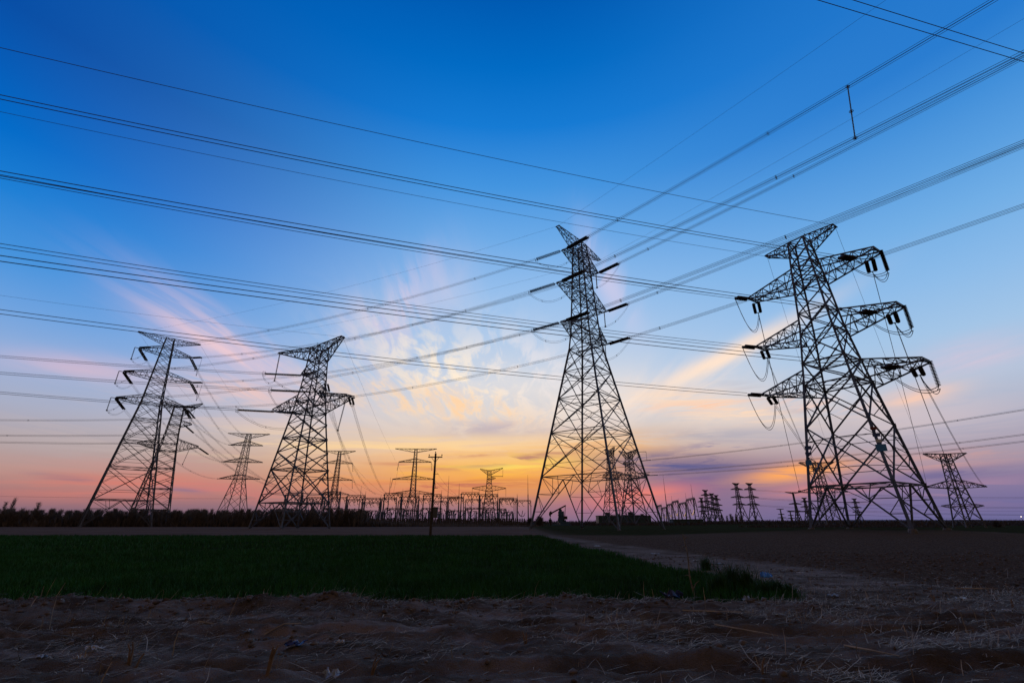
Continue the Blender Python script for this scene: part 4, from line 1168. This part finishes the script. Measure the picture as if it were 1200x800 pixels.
building("control_building", "long dark flat roofed building behind the right legs of the tall middle pylon", 66, 106, 372, 6.0, 12, TEAL, [(-12, 3, 2.0), (-4, 2.4, 1.0), (6, 3.4, 2.4), (15, 2, 1.0)])
building("low_shed", "low teal shed just right of the tall middle pylon, in front of the receding gantries", 106, 126, 322, 3.1, 8, TEAL, [])

# pump jack
def bbox_of(): pass
pj = tag(empty("pump_jack", (22.5, 232, -0.05)), "blue oil pump jack standing between the left legs of the tall middle pylon", "pump jack")
BLUEM = material("faded_blue_machine_paint", (0.05, 0.14, 0.27), 0.6, 0, 0.3, 1.2)
DKM = material("dark_oily_steel", (0.05, 0.045, 0.045), 0.6, 0.2, 0.3, 1.2)
m = MB(); m.box((0.6, 0, 0.35), (4.4, 1.1, 0.35)); m.box((1.6, 0, 1.6), (1.5, 0.9, 0.9)); m.box((3.9, 0, 1.2), (0.8, 0.8, 0.6)); m.build("skid_base", BLUEM, pj)
m = MB()
for sx, sy in ((-1.0, -1), (-1.0, 1), (2.0, -1), (2.0, 1)): m.bar((sx, sy * 1.0, 0.7), (0.5, sy * 0.2, 7.2), 0.34)
for z in (2.6, 4.6): m.bar((-0.7, -.8, z), (1.5, -.8, z), 0.2); m.bar((-0.7, .8, z), (1.5, .8, z), 0.2)
m.box((0.9, 0, 3.8), (1.35, 0.5, 2.6)); m.box((0.6, 0, 6.7), (0.7, 0.4, 0.5)); m.build("samson_post", BLUEM, pj)
m = MB(); b0, b1 = Vector((-3.6, 0, 5.6)), Vector((3.3, 0, 9.0)); m.bar(b0, b1, 0.62); m.box((0.5, 0, 7.35), (0.45, 0.5, 0.35)); m.build("walking_beam", DKM, pj)
m = MB(); pr = [b0 + Vector((-0.2, 0, 0.9)), b0 + Vector((-0.75, 0, 0.2)), b0 + Vector((-0.85, 0, -0.7)), b0 + Vector((-0.6, 0, -1.6))]
m.tube(pr, [0.3, .5, .55, .3], 6); m.bar(b0 + Vector((0.3, 0, 0.1)), pr[1], 0.7); m.bar(b0 + Vector((0.3, 0, -0.1)), pr[2], 0.6); m.build("horse_head", DKM, pj)
m = MB(); wx = b0.x - 0.75; m.tube([pr[-1], Vector((wx, 0, 0.2))], 0.1, 6); m.lathe((wx, 0, 0), (wx, 0, 3.6), [(0, .6), (.4, .55), (.45, .85), (.75, .8), (.8, .35), (1, .2)], 8); m.build("wellhead", DKM, pj)
for sy in (-1, 1):
    m = MB(); m.bar((1.6, sy * 1.1, 2.0), (2.6, sy * 1.1, 3.2), 0.3); m.box((2.9, sy * 1.15, 3.5), (0.8, 0.2, 0.7)); m.build("counterweight", DKM, pj)
    m = MB(); m.bar((2.5, sy * 1.25, 3.0), (3.1, sy * .4, 8.8), 0.16); m.build("pitman_arm", BLUEM, pj)

# ------------------------------------------------------------------ trees
BARK = material("dark_bark", (0.06, 0.048, 0.04), 0.9, 0, 0.3, 3.0)
TWIG = material("bare_twigs", (0.23, 0.20, 0.165), 0.9, 0, 0.4, 0.6)
def twig_crown(H, spread, n, up, seed, base=0.18, w=0.06):
    rg_ = np.random.default_rng(seed); V = []; F = []
    for i in range(n):
        t = rg_.uniform(base, 1.0); z = H * t
        a_ = rg_.uniform(0, 2 * np.pi); L = spread * (1.0 - .55 * t) * rg_.uniform(0.4, 1.2) + 0.25
        r0 = rg_.uniform(0, 0.5) * L
        p = Vector((math.cos(a_) * r0, math.sin(a_) * r0, z - L * 0.3)); e_ = rg_.uniform(*up)
        d = Vector((math.cos(a_) * math.cos(e_), math.sin(a_) * math.cos(e_), math.sin(e_))) * L
        q = p + d; s = d.cross(Vector((rg_.normal(), rg_.normal(), rg_.normal())))
        if s.length < 1e-3: continue
        s = s.normalized() * w * rg_.uniform(.5, 1)
        k = len(V); V += [tuple(p - s), tuple(p + s), tuple(q)]; F.append((k, k + 1, k + 2))
    return V, F
def tree_proto(name, H, spread, n, up, seed, w=0.06, trunk=0.09):
    o = empty(name, (0, 0, 0)); rg_ = random.Random(seed)
    m = MB(); pts_ = [(0, 0, -0.2)]
    for i in range(1, 6): pts_.append((rg_.uniform(-.1, .1), rg_.uniform(-.1, .1), H * 0.92 * i / 5))
    m.tube(pts_, [trunk * (1 - i / 6.5) for i in range(6)], 5)
    for i in range(7):
        z = H * rg_.uniform(.25, .7); a_ = rg_.uniform(0, 6.28); L = spread * rg_.uniform(.6, 1)
        m.tube([(0, 0, z), (math.cos(a_) * L * .5, math.sin(a_) * L * .5, z + L * .6), (math.cos(a_) * L * .8, math.sin(a_) * L * .8, z + L * 1.4)], [trunk * .4, trunk * .25, trunk * .1], 4)
    m.build("trunk", BARK, o)
    V, F = twig_crown(H, spread, n, up, seed, w=w); mesh_obj("crown", V, F, TWIG, o)
    return o
protos = [tree_proto("bare_tree", RNG.uniform(4.8, 5.5), RNG.uniform(1.3, 1.7), 620, (0.5, 1.4), 40 + i, w=.045) for i in range(6)]
spots = []
for i in range(275):
    x = -188 + 136 * (i + RNG.uniform(0, .9)) / 275; y = 172 + RNG.uniform(-4, 9)
    spots.append((x, y, RNG.uniform(.9, 1.14)))
used = set()
for i, (x, y, s) in enumerate(spots):
    k = i % 6; o = protos[k] if k not in used else copy_tree(protos[k]); used.add(k)
    o.location = (x, y, -0.05); o.rotation_euler = (0, 0, RNG.uniform(0, 6.28)); o.scale = (s, s, s)
    tag(o, "bare young tree in the dark belt behind the left pylons", "tree", "bare young trees in the belt behind the left pylons")
tall = [tree_proto("bare_tree", 9.5, 1.5, 520, (0.8, 1.45), 71, trunk=.13), tree_proto("bare_tree", 8.2, 1.3, 420, (0.8, 1.45), 72, trunk=.12), tree_proto("bare_tree", 8.0, 1.6, 480, (0.6, 1.4), 73, trunk=.12)]
for o, px, lab in zip(tall, (12, 3, 42), ("tallest bare tree of the dark belt, close to the left edge", "bare tree at the very left edge, beside the tallest one", "broad bare tree a little right of the tallest one in the belt")):
    o.location = (at_depth(px, 600, 170).x, 170, -0.05); tag(o, lab, "tree")
# undergrowth, hedges and far woods read as dark masses
def brush(name, boxes, mat, w=0.1):
    """boxes: x0,x1,y0,y1,height,n"""
    Vs = []; Fs = []; k = 0
    for x0, x1, y0, y1, H, n in boxes:
        x = RNG.uniform(x0, x1, n); y = RNG.uniform(y0, y1, n)
        h = H * (0.35 + 1.0 * fbm(x * 2.2 / H, y * 0.05, 4, 17)) * RNG.uniform(.35, 1.0, n)
        a_ = RNG.normal(0, .35, n); b_ = RNG.normal(0, .35, n); t = RNG.uniform(0, 6.28, n); ww = w * RNG.uniform(.5, 1.6, n) * H / 3
        p = np.stack([x, y, -0.1 + 0 * x], 1); s = np.stack([np.cos(t) * ww, np.sin(t) * ww, 0 * t], 1)
        q = p + np.stack([a_ * h, b_ * h, h], 1); mid = p + (q - p) * .55
        Vs.append(np.stack([p - s, p + s, mid + s * 1.6, q, mid - s * 1.6], 1).reshape(-1, 3))
        b = k + np.arange(n)[:, None] * 5; Fs.append(b + np.array([[0, 1, 2, 4]])); Fs.append(b + np.array([[4, 2, 3, 3]])); k += n * 5
    V = np.concatenate(Vs); F4 = np.concatenate(Fs[0::2]); F3 = np.concatenate(Fs[1::2])[:, :3]
    F = np.concatenate([np.concatenate([F4[:, [0, 1, 2]], F4[:, [0, 2, 3]]]), F3])
    return tag(big_mesh(name, V, F, mat), kind="stuff")
BRUSH = material("winter_brushwood", (0.16, 0.145, 0.13), 0.95, 0, 0.4, 0.3)
FARW = material("far_winter_wood", (0.09, 0.075, 0.07), 0.95, 0, 0.3, 0.1)
brush("undergrowth", [(-240, -52, 170, 184, 5.6, 9000), (-240, -52, 168, 184, 4.0, 22000), (-60, -6, 225, 234, 1.6, 1600), (-62, 8, 250, 262, 2.2, 2200), (-190, -70, 196, 215, 5.0, 6000), (-53, -44, 170, 186, 2.9, 1500), (-45, -30, 172, 186, 2.0, 1500), (-30, 10, 176, 186, 1.2, 2500)], BRUSH)
brush("far_wood", [(-700, 0, 520, 600, 6.0, 9000), (0, 330, 480, 560, 4.2, 7000), (150, 235, 380, 400, 3.0, 2200), (190, 330, 300, 330, 3.0, 6000), (150, 420, 230, 245, 1.9, 5000), (75, 135, 150, 165, 1.3, 2600), (30, 100, 250, 270, 2.2, 3000), (300, 900, 600, 700, 6, 7000)], FARW)
bt_ = [tree_proto("bare_tree", 7.5, 2.0, 420, (.4, 1.3), 90 + i, w=.1, trunk=.14) for i in range(3)]
YEL = material("pale_bare_twigs", (0.13, 0.11, 0.06), 0.9, 0, 0.3, 0.6)
used = set()
for i, px in enumerate((846, 850, 854, 858, 862, 866, 870)):
    k = i % 3; o = bt_[k] if k not in used else copy_tree(bt_[k]); used.add(k)
    o.location = (at_depth(px, 600, 400).x, 400 + RNG.uniform(-4, 4), -0.05); o.rotation_euler = (0, 0, RNG.uniform(0, 6)); s = RNG.uniform(.75, 1.05); o.scale = (s, s, s)
    tag(o, "pale bare tree in the short row just left of the two side by side pylons", "tree", "pale bare trees left of the two side by side pylons")
def shrub(x, y, H, R, n, lab, seed):
    o = tag(empty("shrub", (x, y, -0.05)), lab, "shrub")
    V, F = twig_crown(H, R, n, (-.1, 1.4), seed, base=.1, w=.16); mesh_obj("crown", V, F, BRUSH, o)
    m = MB(); m.tube([(0, 0, -.1), (0.05, 0, H * .5)], [.12, .05], 5); m.build("stem", BARK, o)
shrub(at_depth(632, 600, 200).x, 200, 3.4, 2.6, 700, "round bare shrub right beside the left foot of the tall middle pylon", 3)
shrub(at_depth(621, 600, 205).x, 205, 3.0, 2.2, 600, "smaller bare shrub just outside the left foot of the tall middle pylon", 4)
shrub(at_depth(1163, 600, 160).x, 160, 1.8, 1.6, 500, "dark shrub right of the small pylon at the right edge", 6)

# far ridge and a lamp at the right edge
RIDGE = material("far_blue_ridge", (0.05, 0.075, 0.12), 0.95, 0, 0.2, 0.002)
V = []; F = []
for i in range(80):
    x = 900 + i * 90; h0 = 10 + 12 * fbm(np.array([x * .0016]), np.array([.5]), 4, 6)[0]
    h0 *= min(1, i / 14)
    V += [(x, 2850, -2), (x, 2900, h0 * .7), (x, 3050, h0), (x, 3400, -2)]
    if i:
        for k in range(3): a_ = (i - 1) * 4 + k; F.append((a_, a_ + 4, a_ + 5, a_ + 1))
tag(mesh_obj("hills", V, F, RIDGE, None, True), kind="structure")
LAMP = material("lit_lamp", (0.9, 0.85, 0.75), 0.5, 0, 0, 1, emit=((1.0, 0.86, 0.68), 5.0))
lp = at_depth(1196.5, 605, 420)
o = tag(empty("street_lamp", (lp.x, 420, -.05)), "tiny lit lamp on a pole at the right edge above the far ridge", "street lamp")
m = MB(); m.tube([(0, 0, 0), (0, 0, lp.z + .2), (-.6, -.6, lp.z + .3)], [.12, .08, .06], 6); m.build("lamp_pole", STEEL_FAR, o)
m = MB(); m.lathe((-.7, -.7, lp.z + .25), (-.7, -.7, lp.z - .2), [(0, .12), (.5, .26), (1, .18)], 8); m.build("lamp_head", LAMP, o)

# ------------------------------------------------------------------ foreground odds and ends
REED = material("dead_reed", (0.26, 0.205, 0.13), 0.8, 0, 0.5, 6.0)
b = on_ground(814, 697); t = at_depth(800, 625, b.y + 0.1); zb = gz(b.x, b.y)
o = tag(empty("dead_stalk", (b.x, b.y, zb)), "tall leaning dead reed stalk at the front edge of the wheat", "plant")
tv = t - Vector((b.x, b.y, zb))
m = MB(); m.tube([(0, 0, -.05), tv * .3 + Vector((-.03, 0, 0)), tv * .65 + Vector((.02, 0, 0)), tv], [.02, .016, .013, .007], 6); m.build("stem", REED, o)
m = MB()
for f0, dx_, dz_ in ((.12, .17, .16), (.3, -.14, .02), (.55, .10, -.12), (.8, -.10, -.08), (.9, .12, .05)):
    p = tv * f0; q = p + Vector((dx_, .03, dz_)); m.tube([p, p.lerp(q, .5) + Vector((0, 0, .03)), q], [.011, .009, .004], 5)
m.build("leaf_blade", REED, o)
STUB = material("rust_brown_stubble", (0.26, 0.175, 0.11), 0.85, 0, 0.5, 9.0)
stubs = [(312, 796, .26, 0.03, "stout rust brown stub standing at the bottom edge, left of centre"), (152, 778, .24, -.06, "thin pair of pale stubs in the bare soil at the lower left"),
         (159, 778, .13, .02, "short stub just right of the thin pair at the lower left"), (436, 779, .18, .05, "slanted stub in the bare soil right of the stout rust brown one"),
         (616, 752, .15, -.02, "small brown stub in the wheel ruts near the middle of the foreground"), (1096, 708, .13, .02, "left one of two pale upright stubs at the far right"),
         (1187, 712, .14, .03, "right one of two pale upright stubs, at the right edge"), (892, 786, .16, .06, "reddish stub in the bare soil at the lower right")]
for px, py, h, lean, lab in stubs:
    g_ = on_ground(px, py); z = gz(g_.x, g_.y); m = MB(); k_ = 3 if h > .2 else 2
    for i in range(k_):
        x = RNG.uniform(-.03, .03); m.tube([(x * .4, 0, -.04), (x + lean * .4, .01, h * .6), (x * 1.5 + lean, .02, h * RNG.uniform(.8, 1.0))], [.014, .011, .008], 5)
    oo = m.build("stubble_stalk", STUB); oo.location = (g_.x, g_.y, z); tag(oo, lab, "stubble", "stubs left standing in the foreground soil")

PLW = material("dirty_white_plastic", (0.50, 0.49, 0.48), 0.4, 0, 0.3, 12.0)
PLB = material("bright_blue_plastic", (0.07, 0.34, 0.85), 0.35, 0, 0.1, 12.0)
PLN = material("dark_blue_plastic", (0.02, 0.03, 0.12), 0.4, 0, 0.2, 12.0)
PLG = material("pale_bluish_plastic", (0.30, 0.36, 0.42), 0.4, 0, 0.3, 12.0)
def scrap(px, py, w, h, mat, lab, seed, lift=0.012, name="plastic_scrap", zoff=0.0):
    if mat in (PLW, PLG): w *= 0.72; h *= 0.6
    g_ = on_ground(px, py); rg_ = np.random.default_rng(seed); nx_, ny_ = 8, 6
    V = []; F = []
    for j in range(ny_ + 1):
        for i in range(nx_ + 1):
            u, v = i / nx_ - .5, j / ny_ - .5
            rr = 1 + .35 * math.sin(5 * math.atan2(v, u) + seed)
            V.append((u * w * rr + rg_.normal(0, .04 * w), v * w * .8 * rr + rg_.normal(0, .04 * w), lift + h * abs(math.sin(6 * u + seed) * math.cos(5 * v + seed * .7)) + rg_.uniform(0, h * .35)))
    for j in range(ny_):
        for i in range(nx_): k = j * (nx_ + 1) + i; F.append((k, k + 1, k + nx_ + 2, k + nx_ + 1))
    oo = mesh_obj(name, V, F, mat); oo.location = (g_.x, g_.y, gz(g_.x, g_.y) + zoff)
    sm = oo.modifiers.new("film", 'SOLIDIFY'); sm.thickness = 0.004
    tag(oo, lab, "litter")
scrap(902, 690, .20, .12, PLB, "bright blue plastic scrap caught in the grass at the wheat corner", 1, zoff=.16)
scrap(790, 708, .30, .14, PLN, "dark blue plastic bag lying at the front edge of the wheat", 2, name="plastic_bag")
scrap(877, 708, .17, .12, PLG, "crumpled pale wrapper in front of the corner grass clumps", 3)
scrap(107, 763, .20, .08, PLW, "crumpled white scrap on the soil at the lower left", 4)
scrap(91, 771, .14, .09, PLW, "smaller white scrap just in front of the crumpled white one at the lower left", 5)
scrap(48, 770, .12, .03, PLG, "flat bluish scrap on the soil near the left bottom corner", 6)
scrap(108, 745, .12, .02, PLW, "flat white flake behind the crumpled white scraps at the lower left", 7)
scrap(291, 742, .16, .05, PLG, "bluish film scrap beside pale straw left of centre", 8)
scrap(398, 755, .12, .07, PLW, "small white scrap in the dark hollow left of centre", 9)
scrap(388, 792, .20, .10, PLG, "curled pale strip at the bottom edge left of centre", 10)
scrap(345, 755, .22, .05, PLN, "dark film scrap in the dark hollow left of centre", 11)
scrap(815, 657, .30, .08, PLW, "white scrap on the path just behind the dead reed stalk", 12)
scrap(842, 660, .45, .07, PLG, "pale film heap on the path behind the tallest grass clump", 13)
scrap(938, 671, .22, .06, PLW, "white scrap on the path beyond the bright blue one", 14)
scrap(978, 700, .26, .07, PLG, "pale scrap on the bare soil right of the green plot", 15)
scrap(968, 744, .16, .04, PLW, "white scrap among straw in the lower right", 16)
scrap(1128, 704, .30, .05, PLW, "flat pale scrap at the edge of the ploughed field", 17)
scrap(1180, 717, .16, .04, PLW, "small white scrap beside the right upright stub", 18)
scrap(700, 640, .5, .06, PLW, "white scrap far along the path beside the wheat", 19)
scrap(768, 649, .45, .07, PLG, "pale scrap halfway along the path beside the wheat", 20)
"""sticks lying on the soil"""
for px0, py0, px1, py1, lab in ((838, 735, 912, 746, "long pale stick lying on the soil in front of the grass clumps"), (800, 716, 880, 719, "pale stick lying along the front bank below the grass clumps"),
                                (990, 760, 1055, 772, "slanting pale stick on the straw covered soil at the lower right"), (1120, 691, 1170, 692, "long straight stick at the near edge of the ploughed field"),
                                (310, 742, 352, 737, "pale stick just left of centre, pointing right"), (232, 736, 298, 733, "pale stick left of the bluish film scrap")):
    a_ = on_ground(px0, py0); b_ = on_ground(px1, py1); a_.z = gz(a_.x, a_.y) + .03; b_.z = gz(b_.x, b_.y) + .03; c_ = (a_ + b_) / 2; c_.z = max(c_.z, gz(c_.x, c_.y) + .03)
    m = MB(); m.tube([a_, c_, b_], [.014, .012, .006], 5); oo = m.build("dry_stick", STRAW, None, a_); oo.location = a_; tag(oo, lab, "stick")
